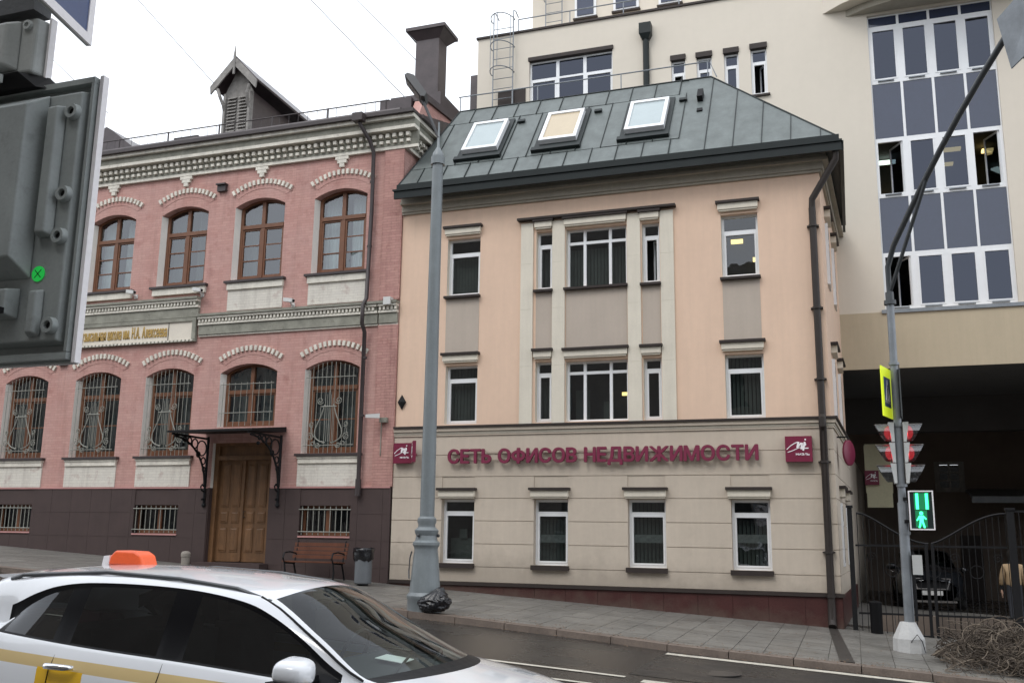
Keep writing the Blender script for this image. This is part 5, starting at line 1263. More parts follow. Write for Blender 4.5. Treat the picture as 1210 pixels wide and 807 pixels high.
for z in (.1, .95, 2.05, 3.2): b = B(); b.tube([(px_,py_,z), (px_,py_,z+.05)], .095, 12); put(b, 'clamp', 'galv', sp)
# three lamp heads back to back
def head(s, label):
    t = thing('traffic_light', (px_+s*.12, py_, 1.5), label, 'traffic light', 'three lamp signal heads on the right pole')
    xb = px_+s*.075
    for k in range(3):
        z1 = 2.12-k*.375; z0 = z1-.36; zc_ = (z0+z1)/2
        def P(o, y, z): return (xb+s*o, py_+y, z)
        b = B(); b.hexa([P(0,-.13,z0), P(.05,-.155,z0), P(.05,.155,z0), P(0,.13,z0), P(0,-.13,z1), P(.10,-.155,z1-.0), P(.10,.155,z1), P(0,.13,z1)]); put(b, 'housing', 'headgrey', t)
        b = B(); b.lathe([(.125,0), (.12,.03), (.09,.065), (.045,.085), (.001,.09)], (0,0,0), 18, 'x'); b.v = [(xb+s*(.085+x), py_+y, zc_+z) for x, y, z in b.v]; 
        put(b, 'lens', 'red' if k < 2 else 'lensdark', t)
        b = B(); n = 16; vs = []; fs = []
        for i in range(n+1):
            a = PI*(-.42+1.84*i/n); L_ = .05+.19*(.5+.5*math.sin(a))**.8
            vs += [(xb+s*.075, py_+.150*math.cos(a), zc_+.160*math.sin(a)), (xb+s*(.10+L_), py_+.150*math.cos(a), zc_+.160*math.sin(a)-.0), (xb+s*(.10+L_), py_+.143*math.cos(a), zc_+.153*math.sin(a)-.0), (xb+s*.075, py_+.143*math.cos(a), zc_+.153*math.sin(a))]
        for i in range(n): o_ = i*4; fs += [(o_, o_+4, o_+5, o_+1), (o_+1, o_+5, o_+6, o_+2), (o_+2, o_+6, o_+7, o_+3), (o_+3, o_+7, o_+4, o_)]
        b.add(vs, fs); put(b, 'visor', 'visor', t)
head(-1, 'three lamp traffic light showing red, facing left on the right hand signal pole')
head(1, 'three lamp traffic light showing red, facing right on the right hand signal pole')
# pedestrian signal with countdown
t = thing('pedestrian_signal', (1.14, -3.0, .18), 'black pedestrian signal with lit green walking figure and white rim', 'pedestrian signal')
a, c, z0, z1, yf = .945, 1.36, .18, .875, -3.08
b = B(); b.box(a+.02, c-.02, yf+.02, yf+.16, z0+.02, z1-.02); b.box(px_, a+.1, yf+.08, yf+.12, .3, .36); b.box(px_, a+.1, yf+.08, yf+.12, .7, .76); put(b, 'housing', 'black', t)
b = B(); b.box(a, a+.022, yf-.01, yf+.05, z0, z1); b.box(c-.022, c, yf-.01, yf+.05, z0, z1); b.box(a+.022, c-.022, yf-.01, yf+.05, z0, z0+.022); b.box(a+.022, c-.022, yf-.01, yf+.05, z1-.022, z1); put(b, 'rim', 'signwhite', t)
b = B(); b.box(a+.022, c-.022, yf+.012, yf+.019, z0+.022, z1-.022); put(b, 'face', 'lensdark', t)
for x in (a+.12, a+.28):
    b = B(); b.box(x-.0, x+.045, yf+.004, yf+.011, z1-.33, z1-.05); put(b, 'digit_one', 'green', t)
mxx = (a+c)/2-.01
b = B(); yy0, yy1 = yf+.004, yf+.011; zz = z0+.02
b.prism([(mxx+.0+.032*math.cos(k*PI/5), zz+.275+.032*math.sin(k*PI/5)) for k in range(10)], yy0, yy1)
b.prism([(mxx-.035,zz+.235),(mxx+.035,zz+.235),(mxx+.03,zz+.13),(mxx-.03,zz+.13)], yy0, yy1)
b.prism([(mxx-.035,zz+.235),(mxx-.085,zz+.15),(mxx-.07,zz+.14),(mxx-.02,zz+.2)], yy0-.0006, yy1); b.prism([(mxx+.035,zz+.235),(mxx+.085,zz+.18),(mxx+.075,zz+.16),(mxx+.02,zz+.205)], yy0-.0006, yy1)
b.prism([(mxx-.03,zz+.13),(mxx+.0,zz+.13),(mxx-.025,zz+.02),(mxx-.055,zz+.02)], yy0-.0006, yy1); b.prism([(mxx+.0,zz+.13),(mxx+.03,zz+.13),(mxx+.06,zz+.02),(mxx+.03,zz+.02)], yy0-.0012, yy1)
put(b, 'walking_figure', 'green', t)
b = B(); b.box(a+.1, c-.12, yf+.0115, yf+.0118, z0+.05, z1-.35); b.box(a+.09, c-.07, yf+.0115, yf+.0118, z1-.34, z1-.04); put(b, 'lit_backing', 'greendim', t)
# pedestrian crossing signs
def cross_sign(p0, p1, z0, z1, label, front, nrm_, back=None):
    t = thing('crossing_sign', ((p0[0]+p1[0])/2, (p0[1]+p1[1])/2, z0), label, 'sign')
    def P(u, v, d): return (p0[0]+(p1[0]-p0[0])*u+nrm_[0]*d, p0[1]+(p1[1]-p0[1])*u+nrm_[1]*d, z0+(z1-z0)*v)
    def bxx(u0, u1, v0, v1, d0, d1, q): q.add([P(u0,v0,d0),P(u1,v0,d0),P(u1,v0,d1),P(u0,v0,d1),P(u0,v1,d0),P(u1,v1,d0),P(u1,v1,d1),P(u0,v1,d1)], [(0,3,2,1),(4,5,6,7),(0,1,5,4),(1,2,6,5),(2,3,7,6),(3,0,4,7)]); return q
    put(bxx(0, 1, 0, 1, -.02, 0, B()), 'sign_plate', front, t)
    if front == 'yellowgreen':
        put(bxx(.18, .82, .2, .8, .001, .004, B()), 'blue_field', 'signblue', t)
        def tri(pp, d0, d1, q): n = len(pp); q.add([P(u, v, d0) for u, v in pp]+[P(u, v, d1) for u, v in pp], [tuple(range(n)), tuple(range(2*n-1, n-1, -1))]+[(i, n+i, n+(i+1)%n, (i+1)%n) for i in range(n)]); return q
        put(tri([(.24,.28),(.76,.28),(.5,.76)], .005, .007, B()), 'white_triangle', 'signwhite', t)
        q = B()
        for pp in ([(.47,.60),(.53,.60),(.53,.65),(.47,.65)], [(.45,.59),(.55,.59),(.54,.47),(.46,.47)], [(.46,.47),(.5,.47),(.42,.34),(.38,.34)], [(.5,.47),(.54,.47),(.62,.34),(.58,.34)]): tri(pp, .008, .010, q)
        put(q, 'walking_figure', 'black', t)
        q = B()
        for k in range(4): bxx(.26+k*.13, .32+k*.13, .285, .33, .008, .010, q)
        put(q, 'crossing_stripes', 'black', t)
    return t
cross_sign((.61, -3.45), (.80, -2.78), 2.20, 3.12, 'yellow green framed pedestrian crossing sign on the left side of the signal pole', 'yellowgreen', (.962, -.273), None)
cross_sign((.93, -3.3), (.96, -2.75), 2.2, 3.12, 'dark back of a second crossing sign on the right side of the signal pole', 'steeldark', (1, 0))
# sign plate carried by the arm
t = thing('overhead_sign', (2.8, -7.1, 7.4), 'grey metal back of a sign board on the arm at upper right', 'sign')
b = B(); P4 = [Vector((2.43,-7.12,7.68)), Vector((2.56,-7.12,6.86)), Vector((3.05,-7.5,7.2)), Vector((2.98,-7.5,8.15))]; nn = (P4[1]-P4[0]).cross(P4[3]-P4[0]).normalized()*.03
b.add([tuple(p) for p in P4]+[tuple(p+nn) for p in P4], [(0,1,2,3),(7,6,5,4),(0,4,5,1),(1,5,6,2),(2,6,7,3),(3,7,4,0)]); put(b, 'sign_plate', 'galv', t)
b = B(); b.tube([tuple(P4[0]*.7+P4[3]*.3-nn), tuple(P4[1]*.7+P4[2]*.3-nn)], .02, 6); put(b, 'clamp_rail', 'steeldark', t)

# ------------------------------------------------------------------ NEAR SIGNAL (upper left, back view)
ns = thing('traffic_signal', (-2.9, -19.5, .5), 'large grey traffic signal seen from behind, white rimmed board at the left edge', 'traffic light')
Y0 = -19.5
b = B(); b.box(-3.75, -2.43, Y0+.002, Y0+.02, .545, 1.555); bb = put(b, 'backing_board', 'boardgrey', ns)
b = B(); b.box(-2.428, -2.412, Y0-.012, Y0+.014, .54, 1.565); b.box(-3.75, -2.43, Y0+.021, Y0+.028, .54, 1.565); put(b, 'board_rim', 'signwhite', ns)
b = B(); b.box(-3.75, -2.434, Y0-.03, Y0+.001, 1.535, 1.556); b.box(-2.446, -2.434, Y0-.03, Y0+.001, .575, 1.534); b.box(-3.75, -2.434, Y0-.03, Y0+.001, .55, .573); put(b, 'board_lip', 'boardgrey', ns)
def frustum(x0, x1, z0, z1, ya, yb, ins, nm, mt='boardgrey', insb=None):
    b = B(); i2 = ins if insb is None else insb
    b.hexa([(x0,ya,z0),(x1,ya,z0),(x1,ya,z1),(x0,ya,z1),(x0+ins,yb,z0+i2),(x1-ins,yb,z0+i2),(x1-ins,yb,z1-i2),(x0+ins,yb,z1-i2)]); o = put(b, nm, mt, ns)
    md = o.modifiers.new('bevel', 'BEVEL'); md.width = .006; md.segments = 3; return o
frustum(-3.72, -2.458, .60, 1.51, Y0, Y0-.045, .012, 'rear_shell')
frustum(-3.6, -2.605, .83, 1.50, Y0-.046, Y0-.13, .02, 'centre_bulge', insb=.06)
frustum(-2.590, -2.525, .97, 1.45, Y0-.046, Y0-.082, .012, 'shell_rib'); frustum(-2.590, -2.535, .625, .79, Y0-.046, Y0-.075, .012, 'shell_rib')
for z in (.66, .97, 1.12, 1.42):
    b = B(); b.lathe([(.030,0), (.026,-.022), (.015,-.022), (.013,-.006), (.001,-.006)], (-2.492,Y0-.045,z), 16, 'y'); put(b, 'screw_boss', 'boardgrey', ns, smooth=40)
    b = B(); b.lathe([(.011,-.007), (.011,-.012)], (-2.492,Y0-.045,z), 10, 'y'); put(b, 'screw', 'black', ns)
frustum(-3.6, -2.64, .69, .80, Y0-.046, Y0-.10, .012, 'cable_cover'); frustum(-3.5, -2.67, .705, .775, Y0-.101, Y0-.108, .006, 'cover_plate')
b = B(); b.box(-2.66, -2.645, Y0-.125, Y0-.102, .70, .72); put(b, 'latch', 'black', ns)
b = B(); b.lathe([(.027,0), (.027,-.003)], (-2.572,Y0-.0462,.845), 24, 'y'); stk = put(b, 'green_sticker', 'sticker', ns)
b = B(); 
for s in (-1, 1): b.add([(-2.572-.014,Y0-.0502,.845-s*.014-.002),(-2.572+.014,Y0-.0502,.845+s*.014-.002),(-2.572+.014,Y0-.0502,.845+s*.014+.002),(-2.572-.014,Y0-.0502,.845-s*.014+.002)], [(0,1,2,3)])
put(b, 'sticker_mark', 'ironwork', ns)
# upper signal section
us = thing('upper_signal', (-2.9, -19.5, 1.6), 'pale grey signal box seen from behind, mounted above the large board at the left edge', 'traffic light')
b = B(); b.hexa([(-3.4,Y0-.06,1.60),(-2.70,Y0-.06,1.60),(-2.69,Y0+.0,1.60),(-3.4,Y0+.0,1.60),(-3.4,Y0-.06,1.825),(-2.70,Y0-.06,1.815),(-2.69,Y0+.0,1.82),(-3.4,Y0+.0,1.83)]); o = put(b, 'housing', 'boardlight', us); md = o.modifiers.new('bevel', 'BEVEL'); md.width = .012; md.segments = 3
b = B(); b.hexa([(-3.3,Y0-.10,1.63),(-2.80,Y0-.10,1.63),(-2.76,Y0-.061,1.61),(-3.4,Y0-.061,1.61),(-3.3,Y0-.10,1.79),(-2.80,Y0-.10,1.79),(-2.76,Y0-.061,1.81),(-3.4,Y0-.061,1.81)]); o = put(b, 'shell_bulge', 'boardlight', us); md = o.modifiers.new('bevel', 'BEVEL'); md.width = .008; md.segments = 2
b = B(); b.box(-2.687, -2.677, Y0-.015, Y0+.012, 1.595, 1.83); put(b, 'edge_trim', 'signwhite', us)
b = B(); b.lathe([(.022,0), (.018,-.012), (.010,-.012), (.009,-.004), (.001,-.004)], (-2.735,Y0-.06,1.785), 14, 'y'); put(b, 'screw_boss', 'boardlight', us)
b = B(); b.hexa([(-3.4,Y0-.10,1.545),(-2.68,Y0-.05,1.545),(-2.60,Y0+.0,1.54),(-3.4,Y0+.0,1.54),(-3.4,Y0-.10,1.59),(-2.74,Y0-.08,1.598),(-2.67,Y0+.0,1.598),(-3.4,Y0+.0,1.598)]); put(b, 'hinge_bracket', 'black', us)
b = B(); b.box(-2.86, -2.78, Y0-.112, Y0-.101, 1.55, 1.58); put(b, 'hinge_plate', 'boardlight', us)
b = B(); b.box(-3.4, -2.70, Y0-.08, Y0-.0, 1.835, 1.90); put(b, 'cap_box', 'lampdark', us)
ps = thing('pedestrian_sign', (-2.5, -19.8, 1.7), 'dark blue pedestrian crossing sign with white border cut off at the top left corner', 'sign')
q0 = Vector((-2.52, -19.5, 1.70)); d1 = Vector((.075, -.30, 0)); d1 = d1.normalized(); 
def PS(u, v, d): n_ = Vector((-d1.y, d1.x, 0)); p = q0+d1*u*.7+Vector((0,0,.7))*v+n_*d; return tuple(p)
def psb(u0, u1, v0, v1, a, c, q): q.add([PS(u0,v0,a),PS(u1,v0,a),PS(u1,v0,c),PS(u0,v0,c),PS(u0,v1,a),PS(u1,v1,a),PS(u1,v1,c),PS(u0,v1,c)], [(0,3,2,1),(4,5,6,7),(0,1,5,4),(1,2,6,5),(2,3,7,6),(3,0,4,7)]); return q
put(psb(0, 1, 0, 1, 0, .012, B()), 'sign_plate', 'headgrey', ps)
q = B(); psb(0, 1, 0, .05, .012, .02, q); psb(0, 1, .95, 1, .012, .02, q); psb(0, .05, .05, .95, .012, .02, q); psb(.95, 1, .05, .95, .012, .02, q); put(q, 'sign_border', 'signwhite', ps)
put(psb(.05, .95, .05, .95, .012, .016, B()), 'blue_field', 'signblue', ps)
q = B(); psb(.32, .42, .1, .42, .0165, .019, q); psb(.46, .56, .1, .42, .0165, .019, q); psb(.36, .52, .42, .68, .0165, .019, q); psb(.39, .49, .7, .82, .0165, .019, q); put(q, 'walking_figure', 'ironwork', ps)
mp = thing('signal_mast', (-3.9, -19.45, -2), 'grey mast carrying the near traffic signals, just outside the left edge', 'pole')
b = B(); b.tube([(-3.85,-19.4,rz(-3.9)-.1), (-3.85,-19.4,3.4)], .07, 12); put(b, 'mast', 'galv', mp, smooth=True)
b = B(); b.tube([(-3.85,-19.4,2.3), (-2.6,-19.46,2.3)], .03, 8); b.tube([(-2.6,-19.46,2.3), (-2.6,-19.46,1.9)], .02, 6); b.tube([(-3.85,-19.4,1.2), (-3.3,-19.45,1.2)], .03, 8); put(b, 'arm', 'galv', mp)

# ------------------------------------------------------------------ CARS
def catmull(keys, t):
    ts = [k[0] for k in keys]
    if t <= ts[0]: return keys[0][1]
    if t >= ts[-1]: return keys[-1][1]
    i = max(j for j in range(len(ts)-1) if ts[j] <= t)
    p1, p2 = keys[i][1], keys[i+1][1]; h = ts[i+1]-ts[i]
    m1 = (p2-keys[i-1][1])/(ts[i+1]-ts[i-1]) if i > 0 else (p2-p1)/h
    m2 = (keys[i+2][1]-p1)/(ts[i+2]-ts[i]) if i+2 < len(ts) else (p2-p1)/h
    m1 *= h; m2 *= h; u = (t-ts[i])/h
    return (2*u**3-3*u*u+1)*p1+(u**3-2*u*u+u)*m1+(-2*u**3+3*u*u)*p2+(u**3-u*u)*m2
# curves along the car (x from the rear bumper), local metres
KB = dict(
 belt=[(0,.98),(.3,1.03),(.62,1.01),(1.4,.99),(2.2,.985),(3.0,.97),(3.35,.975),(3.6,.965),(4.0,.92),(4.3,.84),(4.55,.68)],
 dlo=[(0,1.0),(.40,1.06),(.55,1.07),(.75,1.20),(.95,1.295),(1.25,1.355),(1.97,1.39),(2.4,1.355),(2.7,1.27),(2.95,1.155),(3.13,1.05),(3.3,.99),(3.6,.975),(4.0,.93),(4.3,.855),(4.55,.69)],
 edge=[(0,1.02),(.15,1.15),(.28,1.31),(.45,1.35),(.65,1.38),(1.3,1.44),(1.9,1.45),(2.45,1.425),(2.6,1.40),(3.0,1.21),(3.36,1.035),(3.6,1.0),(4.0,.955),(4.3,.88),(4.55,.71)],
 crown=[(0,1.04),(.12,1.18),(.22,1.34),(.45,1.40),(.94,1.465),(1.7,1.505),(2.3,1.495),(2.62,1.46),(3.0,1.275),(3.45,1.06),(3.62,1.03),(4.0,.99),(4.3,.92),(4.55,.75)],
 wmax=[(0,.72),(.2,.80),(.5,.86),(1.2,.895),(2.5,.895),(3.5,.885),(4.1,.85),(4.4,.76),(4.6,.60)],
 wbelt=[(0,.66),(.3,.74),(.7,.785),(1.5,.81),(2.7,.805),(3.4,.79),(4.0,.76),(4.4,.66),(4.6,.50)],
 wtop=[(0,.60),(.3,.62),(.7,.655),(1.3,.665),(2.0,.665),(2.5,.665),(2.9,.69),(3.3,.745),(3.6,.76),(4.0,.74),(4.4,.64),(4.6,.48)],
 wedge=[(0,.50),(.28,.50),(.7,.545),(1.3,.575),(1.9,.58),(2.6,.57),(3.0,.64),(3.4,.72),(3.65,.72),(4.0,.66),(4.4,.55),(4.6,.42)],
)
def car(root, paint, place, glass='carglass', livery=None, details=True):
    """place(x,y,z)->world; x 0..4.6 from tail, y lateral, z up"""
    NX = 92; xsn = [4.6*i/NX for i in range(NX+1)]
    def section(x):
        k = {n: catmull(v, x) for n, v in KB.items()}
        low_ = .22+.06*max(0, (x-4.1)/.5)+.08*max(0, (.4-x)/.4)
        b_, d_, e_, c_ = k['belt'], max(k['dlo'], k['belt']+.004), k['edge'], k['crown']
        e_ = max(e_, d_+.003); c_ = max(c_, e_+.004)
        pts = [(0, low_), (k['wmax']-.1, low_), (k['wmax']-.02, low_+.08), (k['wmax'], .50), (k['wmax']-.005, .68), (k['wmax']-.02, .83 if b_ > .9 else b_-.08), (k['wbelt']+.015, b_-.015), (k['wbelt'], b_),   # 7 = belt
               (k['wbelt']-.012, b_+.012), (k['wtop']*.6+k['wbelt']*.4-.0, b_*.4+d_*.6), (k['wtop']+.005, d_-.012), (k['wtop'], d_),       # 11 = glass top
               (k['wtop']-.008, d_+(e_-d_)*.35), ((k['wtop']+k['wedge'])/2, d_+(e_-d_)*.85), (k['wedge'], e_)]                             # 14 = roof edge
        for j in range(1, 8): f = 1-j/7; pts.append((k['wedge']*f, e_+(c_-e_)*(1-f*f)))
        return pts
    def bulge(x, j, y):
        # the windscreen, tail and nose curve in plan
        if j < 14: a = 0
        a = .10*math.exp(-((x-2.62)/.25)**2)+.26*max(0, min(1, (x-2.7)/.7))*(1 if x < 3.9 else 1)
        if x < .5: a = -.10*(1-x/.5)
        if x > 3.5: a = .26-.10*min(1, (x-3.5))
        w_ = .72; return a*(1-min(1, (abs(y)/w_)**2)) if (j >= 14 or x > 4.2 or x < .3) else 0
    secs = [section(x) for x in xsn]; J = len(secs[0])
    def is_side_glass(x, j): return 8 <= j < 11 and .58 < x < 3.24
    def is_ws(x, y, j): return j >= 14 and 2.62 <= x < 3.42
    def is_rear(x, j): return j >= 14 and .04 < x < .24
    regs = {'body': B(), 'windscreen': B(), 'rear_screen': B(), 'cowl': B()}
    sides = {-1: [B(), B(), B()], 1: [B(), B(), B()]}; pill = B()
    wheels = [(.92, .31), (3.62, .31)]
    for s in (-1, 1):
        for i in range(NX):
            xm = (xsn[i]+xsn[i+1])/2
            for j in range(J-1):
                q = []
                for (a, c) in ((i, j), (i+1, j), (i+1, j+1), (i, j+1)):
                    y, z = secs[a][c]; x = xsn[a]; q.append(place(x+bulge(x, c, y)+ (0 if c < 14 else 0), s*y, z))
                ym, zm = (secs[i][j][0]+secs[i+1][j+1][0])/2, (secs[i][j][1]+secs[i+1][j+1][1])/2
                if j in (0, 1, 2, 3, 4) and any(math.hypot(xm-wx, zm-wz) < .345 for wx, wz in wheels) and ym > .5: continue
                tgt = regs['body']
                if is_ws(xm, ym, j): tgt = regs['windscreen']
                elif j >= 14 and 3.42 <= xm < 3.52: tgt = regs['cowl']
                elif is_rear(xm, j): tgt = regs['rear_screen']
                elif is_side_glass(xm, j):
                    if (1.10 <= xm < 1.27) or (1.93 <= xm < 2.13) or xm > 3.02 or xm < .66: tgt = pill
                    else: tgt = sides[s][0 if xm < 1.1 else (1 if xm < 2 else 2)]
                elif (j == 7 or j == 11) and .55 < xm < 3.26: tgt = pill
                tgt.quad(*q)
    def weld(b):   # merge shared vertices for smooth shading
        mp_ = {}; nv = []; idx = []
        for v in b.v:
            k = (round(v[0], 5), round(v[1], 5), round(v[2], 5))
            if k not in mp_: mp_[k] = len(nv); nv.append(v)
            idx.append(mp_[k])
        nf = []; 
        for f in b.f:
            g_ = []
            for i in f:
                if not g_ or idx[i] != g_[-1]: g_.append(idx[i])
            if len(g_) > 2 and g_[0] == g_[-1]: g_.pop()
            if len(set(g_)) >= 3: nf.append(tuple(dict.fromkeys(g_)))
        b.v = nv; b.f = nf; b.mi = [0]*len(nf); return b
    body = put(weld(regs['body']), 'body', paint, root, smooth=50)
    put(weld(regs['windscreen']), 'windscreen', 'wsglass', root, smooth='all'); put(weld(regs['rear_screen']), 'rear_window', glass, root, smooth='all')
    put(weld(regs['cowl']), 'cowl', 'black', root); put(weld(pill), 'window_trim', 'trimblack', root, smooth=50)
    for s in (-1, 1):
        for q in sides[s]: put(weld(q), 'side_window', glass, root, smooth='all')
    # cabin
    b = B()
    for (x, y, z, wx, wy, wz) in ((2.05,.36,.62,.5,.24,.2),(2.05,-.36,.62,.5,.24,.2),(1.8,.36,.92,.12,.22,.40),(1.8,-.36,.92,.12,.22,.40),(1.76,.36,1.24,.06,.12,.09),(1.76,-.36,1.24,.06,.12,.09),(1.1,0,.9,.14,.6,.35),(1.1,0,.55,.5,.6,.2)):
        P8 = [place(x+dx*wx, y+dy*wy, z+dz*wz) for dz in (-.5, .5) for dx, dy in ((-1,-1),(1,-1),(1,1),(-1,1))]; b.hexa(P8)
    put(b, 'seats', 'seat', root)
    b = B(); b.hexa([place(*p) for p in ((2.75,-.68,.82),(3.36,-.66,.80),(3.36,.66,.80),(2.75,.68,.82),(2.8,-.68,.99),(3.34,-.66,.95),(3.34,.66,.95),(2.8,.68,.99))]); b.hexa([place(*p) for p in ((.3,-.6,.28),(3.4,-.7,.28),(3.4,.7,.28),(.3,.6,.28),(.3,-.6,.32),(3.4,-.7,.32),(3.4,.7,.32),(.3,.6,.32))]); put(b, 'dashboard', 'seat', root)
    b = B(); b.tube([place(2.72+.06*math.cos(a*PI/8), .36+.18*math.cos(a*PI/8)*0+.18*math.sin(a*PI/8), .98+.17*math.cos(a*PI/8)) for a in range(17)], .014, 6); put(b, 'steering_wheel', 'black', root)
    for (wx, wz) in wheels:
        for s in (-1, 1):
            w0 = B(); R0 = .315
            prof = [(.20,-.10),(.29,-.105),(R0,-.07),(R0,.07),(.29,.105),(.20,.10)]
            n = 26
            def WP(r, a, o): return place(wx+r*math.cos(a), s*(.78+o), wz+.005+r*math.sin(a))
            w0.add([WP(r, 2*PI*k/n, o) for r, o in prof for k in range(n)], [(i*n+k, i*n+(k+1)%n, (i+1)*n+(k+1)%n, (i+1)*n+k) for i in range(5) for k in range(n)]); tw_ = put(w0, 'wheel', 'tyre', root, smooth=40)
            r0 = B(); r0.add([WP(r, 2*PI*k/n, o) for r, o in ((.205,.09),(.19,.06),(.0001,.05)) for k in range(n)], [(i*n+k, i*n+(k+1)%n, (i+1)*n+(k+1)%n, (i+1)*n+k) for i in range(2) for k in range(n)])
            for k in range(5):
                a = 2*PI*k/5; r0.add([WP(.02,a+1.2,.1), WP(.02,a-1.2,.1), WP(.195,a-.13,.095), WP(.195,a+.13,.095), WP(.02,a+1.2,.06), WP(.02,a-1.2,.06), WP(.195,a-.13,.06), WP(.195,a+.13,.06)], [(0,1,2,3),(4,7,6,5),(0,3,7,4),(1,5,6,2),(2,6,7,3)])
            put(r0, 'rim', 'rim', tw_)
            a0 = B(); a0.tube([place(wx+.355*math.cos(a), s*.875, wz+.005+.355*math.sin(a)) for a in [PI*(-.08+1.16*k/18) for k in range(19)]], .022, 6); put(a0, 'wheel_arch', 'black' if paint == 'darkcar' else 'carwhite', root)
            a1 = B(); a1.hexa([place(wx+dx*.36, s*(.45 if dy < 0 else .60), z) for z in (.25, .72) for dx, dy in ((-1,-1),(1,-1),(1,1),(-1,1))]); put(a1, 'wheel_well', 'black', root)
    for s in (-1, 1):     # mirrors, handles, lights
        b = B(); n = 12
        for i in range(9):
            u = i/8; w_ = .10*math.sin(PI*min(.97, max(.06, u)))**.5
        c_ = Vector((3.03, s*.96, 1.045 if s < 0 else .97)); bs = B(); bs.sphere((0,0,0), 1, 20, 14); sg_ = lambda t: math.copysign(abs(t)**.62, t); bs.v = [(sg_(v[0])*.92, sg_(v[1])*.92, sg_(v[2])*.92) for v in bs.v]; bs.v = [place(c_.x+v[0]*(.15 if v[0] > 0 else .075), c_.y+v[1]*.13*(1 if s < 0 else .6), c_.z+v[2]*(.088 if v[2] > 0 else .07)*(1-.2*v[1]*s)) for v in bs.v]; mr = put(bs, 'mirror', paint, root, smooth='all')
        b = B(); b.hexa([place(*p) for p in ((3.0,s*.78,.98),(3.12,s*.78,.98),(3.10,s*.9,.99),(3.0,s*.9,.99),(3.0,s*.78,1.02),(3.12,s*.78,1.02),(3.10,s*.9,1.03),(3.0,s*.9,1.03))]); b.hexa([place(*p) for p in ((2.93,s*.86,.955),(3.10,s*.86,.955),(3.08,s*1.08,.97),(2.95,s*1.08,.97),(2.93,s*.86,.985),(3.10,s*.86,.985),(3.08,s*1.08,1.0),(2.95,s*1.08,1.0))]); put(b, 'mirror_base', 'black', mr)
        for x0_ in (1.16, 2.22):
            b = B(); b.tube([place(x0_,s*.89,.865), place(x0_+.04,s*.925,.87), place(x0_+.19,s*.925,.875), place(x0_+.235,s*.89,.875)], [.014,.02,.02,.014], 8); hd = put(b, 'door_handle', 'chrome', root, smooth='all')
        for x0_ in (1.18, 2.03, 3.10):    # shut lines
            b = B(); b.tube([place(x0_, s*(catmull(KB['wmax'], x0_)+.0), .35), place(x0_, s*(catmull(KB['wmax'], x0_)+.001), .66), place(x0_, s*(catmull(KB['wmax'], x0_)-.017), .83), place(x0_, s*(catmull(KB['wbelt'], x0_)+.014), .965)], .004, 4); put(b, 'shut_line', 'black', root)
        b = B(); b.hexa([place(*p) for p in ((4.15,s*.5,.66),(4.42,s*.5,.62),(4.2,s*.83,.66),(3.95,s*.86,.70),(4.12,s*.5,.83),(4.40,s*.5,.76),(4.16,s*.82,.79),(3.92,s*.85,.82))]); put(b, 'headlight', 'headgrey' if paint != 'darkcar' else 'visor', root)
        b = B(); b.hexa([place(*p) for p in ((-.01,s*.5,.85),(.02,s*.70,.85),(.35,s*.845,.85),(.3,s*.5,.85),(.0,s*.5,1.02),(.03,s*.68,1.02),(.3,s*.80,1.0),(.3,s*.5,1.02))]); put(b, 'tail_light', 'maroon', root)
    b = B(); b.hexa([place(*p) for p in ((4.50,-.45,.50),(4.60,-.45,.50),(4.60,.45,.50),(4.50,.45,.50),(4.50,-.5,.68),(4.585,-.5,.68),(4.585,.5,.68),(4.50,.5,.68))]); put(b, 'grille', 'black', root)
    b = B(); b.hexa([place(*p) for p in ((4.6,-.26,.38),(4.62,-.26,.38),(4.62,.26,.38),(4.6,.26,.38),(4.6,-.26,.49),(4.62,-.26,.49),(4.62,.26,.49),(4.6,.26,.49))]); put(b, 'number_plate', 'plate', root)
    return body
# taxi
CT = Vector((-3.9, -15.95, -1.80)); HD, TP = -.01, .0575
def tplace(x, y, z):
    a = x-2.3; px = a*math.cos(TP)+z*math.sin(TP); pz = -a*math.sin(TP)+z*math.cos(TP)
    return (CT.x+px*math.cos(HD)-y*math.sin(HD), CT.y+px*math.sin(HD)+y*math.cos(HD), CT.z+pz)
tx = thing('taxi', tuple(CT), 'white estate taxi with orange roof lamp and yellow stripe passing in the foreground', 'car')
# livery paint: white with a gold band under the windows
lv_ = M['carwhite'].copy(); lv_.name = 'white taxi paint with yellow band'; n = lv_.node_tree; N = n.nodes.new; L = n.links.new
tc = N('ShaderNodeTexCoord'); sp_ = N('ShaderNodeSeparateXYZ'); L(tc.outputs['Object'], sp_.inputs[0])
def mth(op, a, c=None, clamp=False):
    q = N('ShaderNodeMath'); q.operation = op; q.use_clamp = clamp
    for i, v in enumerate((a, c)):
        if v is None: continue
        if hasattr(v, 'links') or hasattr(v, 'is_linked'): L(v, q.inputs[i])
        else: q.inputs[i].default_value = v
    return q.outputs[0]
hz_ = mth('ADD', sp_.outputs[2], mth('MULTIPLY', sp_.outputs[0], .0575))   # height above the sills along the tilted car
band = mth('MULTIPLY', mth('GREATER_THAN', hz_, .845), mth('LESS_THAN', hz_, .915))
blk = mth('MULTIPLY', mth('MULTIPLY', mth('GREATER_THAN', sp_.outputs[0], -1.18), mth('LESS_THAN', sp_.outputs[0], -.80)), mth('MULTIPLY', mth('LESS_THAN', hz_, .85), mth('GREATER_THAN', hz_, .6)))
side = mth('GREATER_THAN', mth('ABSOLUTE', sp_.outputs[1]), .78)
bs_ = n.nodes['Principled BSDF']; src = bs_.inputs['Base Color'].links[0].from_socket if bs_.inputs['Base Color'].is_linked else None
m1 = N('ShaderNodeMixRGB'); m1.inputs[2].default_value = (.66, .50, .24, 1)
if src: L(src, m1.inputs[1])
else: m1.inputs[1].default_value = bs_.inputs['Base Color'].default_value
